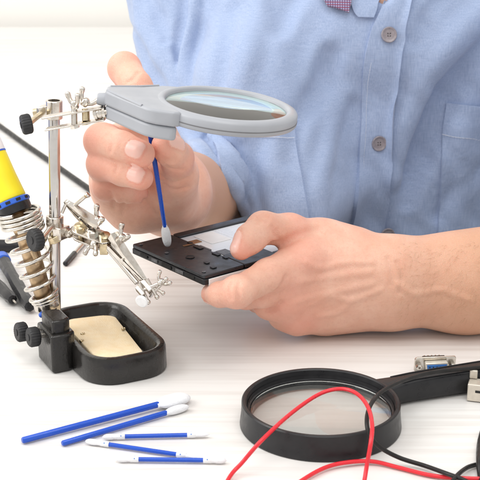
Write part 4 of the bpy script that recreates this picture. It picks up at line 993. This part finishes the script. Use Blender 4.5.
# second connector, mostly out of frame on the right
o2 = PZ(475, 402, 0)
cn = thing('adapter_connector', o2, 'beige metal connector cut off by the right edge, below the handle', 'connector')
x2 = V((.96, -.28, 0)).normalized(); y2 = V((.28, .96, 0)).normalized(); A2 = (x2, y2, V((0, 0, 1)))
b = MB(); b.prism([(-.0085, -.006), (.022, -.006), (.022, .006), (-.0085, .006)], o2+V((.004, .004, 0)), A2, .0005, .0135); b.build('shell', 'beige', cn, bevel=.0008)
b = MB(); b.prism([(-.0085, .0035), (-.0030, .0035), (-.0030, .0058), (-.0085, .0058)], o2+V((.004, .004, 0)), A2, .0137, .0200); b.build('tab', 'beige', cn, bevel=.0006)
b = MB(); b.cyl(o2+V((.004, .004, 0))+x2*.006+y2*.002+V((0, 0, .0137)), o2+V((.004, .004, 0))+x2*.006+y2*.002+V((0, 0, .0185)), .0024, seg=18); b.build('screw', 'spring', cn, bevel=.0005)
b = MB(); b.box(o2+V((.004, .004, .0085))+x2*.010-y2*.0062, (.012, .0014, .006), A2); b.build('insert', 'dbblue', cn, bevel=.0003)
b = MB(); b.box(o2+V((.004, .004, .0085))-x2*.0004-y2*.0061, (.005, .001, .0015), A2); b.build('slot', 'darkhole', cn)
# ------------------------------------------------------------------ small tools lying behind the stand
def driver(a, b, tip, r, label, z):
    A = PZ(*a, z); B = PZ(*b, z); ax = (B-A).normalized(); L = (B-A).length; T = A+ax*tip
    root = thing('precision_screwdriver', V((B.x, B.y, 0)), label, 'screwdriver', 'precision screwdrivers'); h = MB(); n = 8
    h.lathe([(r*.75, 0), (r, .002), (r*.88, L*.35), (r, L*.6), (r*.82, L*.8), (r*.98, L*.9), (r*.72, L-.001), (r*.4, L)], A, ax, 8); h.build('handle', 'blackplastic', root, ang=20)
    c = MB(); c.lathe([(r*.9, -.012), (r*1.08, -.0115), (r*1.08, -.001), (r*.85, 0)], A, ax, 24); c.build('collar', 'blue', root, ang=40)
    c = MB(); c.lathe([(r*.3, -.002), (r*.3, tip-L-.012), (r*.12, tip-L)], B, ax, 12); c.build('shaft', 'nickel', root, ang=40)
    return root
driver((4, 262), (30, 307), .085, .0062, 'black handled screwdriver with blue collar, nearer the coil spring', .0068)
driver((-16, 272), (13, 300), .085, .0055, 'black handled screwdriver at the left edge, partly cut off by it', .0062)
b = MB(); A = PZ(-25, 245, .006); B = PZ(22, 246, .006); b.lathe([(.0048, 0), (.0058, .002), (.0058, (B-A).length-.004), (.004, (B-A).length)], A, B-A, 20); rod = b.build('tool_handle', 'blackplastic', origin=V(((A+B)/2).to_tuple())); tag(rod, 'plain black tool handle showing behind the coil spring', 'tool')
A = PZ(65, 264, .0028); B = PZ(87, 239, .0028); ax = (B-A).normalized()
pr = thing('metal_probe', A.lerp(B, .5), 'thin metal probe with black tip lying behind the pole of the stand', 'probe')
b = MB(); b.lathe([(.0016, 0), (.0024, .001), (.0026, .030), (.0022, .031)], A, ax, 14); b.build('grip', 'blackplastic', pr)
b = MB(); b.lathe([(.0020, .031), (.0020, (B-A).length+.02)], A, ax, 14); b.build('shaft', 'nickel', pr)
# ------------------------------------------------------------------ setting
def table():
    cx, cy, R = .15, 1.455, .285
    out = [(-1.6, .28), (1.7, .28), (1.7, 2.46), (.62, 2.46)]
    out = [(-1.6, .2), (1.7, .2), (1.7, 2.46), (cx+R+.10, 2.46)]
    for k in range(0, 33):
        a = math.radians(0-180*k/32); out.append((cx+(R+(.10 if 0 else 0))*math.cos(a), cy+R*math.sin(a)))
    out.append((cx-R-.0, 2.46)); out.append((-1.6, 2.46))
    # bay for the sitter: straight back out of the half circle
    out[3] = (cx+R, 2.46)
    mb = MB(); mb.prism(out, (0, 0, 0), (V((1, 0, 0)), V((0, 1, 0)), V((0, 0, 1))), -.028, 0)
    t = mb.build('table', 'table', bevel=.003); tag(t, kind='structure'); return t
table()
fb = MB(); fb.box((0, 1.2, -.77), (9, 9, .04)); tag(fb.build('floor', 'floor'), kind='structure')
wb = MB(); wb.box((0, 2.56, .6), (9, .1, 2.8)); tag(wb.build('wall', 'wall'), kind='structure')
# ------------------------------------------------------------------ light
w = bpy.data.worlds.new('World'); S.world = w; w.use_nodes = True
bg = w.node_tree.nodes['Background']; bg.inputs['Color'].default_value = (1, .985, .96, 1); bg.inputs['Strength'].default_value = .92
def area(name, loc, target, size, power, col=(1, 1, 1), sy=None):
    l = bpy.data.lights.new(name, 'AREA'); l.energy = power; l.color = col; l.size = size
    if sy: l.shape = 'RECTANGLE'; l.size_y = sy
    o = bpy.data.objects.new(name, l); C.objects.link(o); o.location = loc
    o.rotation_euler = (V(target)-V(loc)).to_track_quat('-Z', 'Y').to_euler(); return o
area('window_light', (-1.55, .75, 1.25), (0, .95, .05), 1.2, 23, (1, .985, .96))
area('ceiling_light', (.1, .42, 1.65), (.08, .9, 0), 1.1, 13, (1, .98, .95))
area('back_wall_fill_light', (-.9, 1.5, 1.3), (-.35, 2.4, .15), 1.0, 4.8, (1, .985, .95))  # added fill lamp to brighten the back wall and far table
S.view_settings.view_transform = 'Standard'; S.view_settings.look = 'None'; S.view_settings.exposure = -.02; S.view_settings.gamma = 1
S.cycles.max_bounces = 10; S.cycles.transmission_bounces = 10; S.cycles.transparent_max_bounces = 8
S.cycles.caustics_refractive = True; S.cycles.caustics_reflective = False; S.cycles.blur_glossy = .6
S.cycles.sample_clamp_indirect = 25
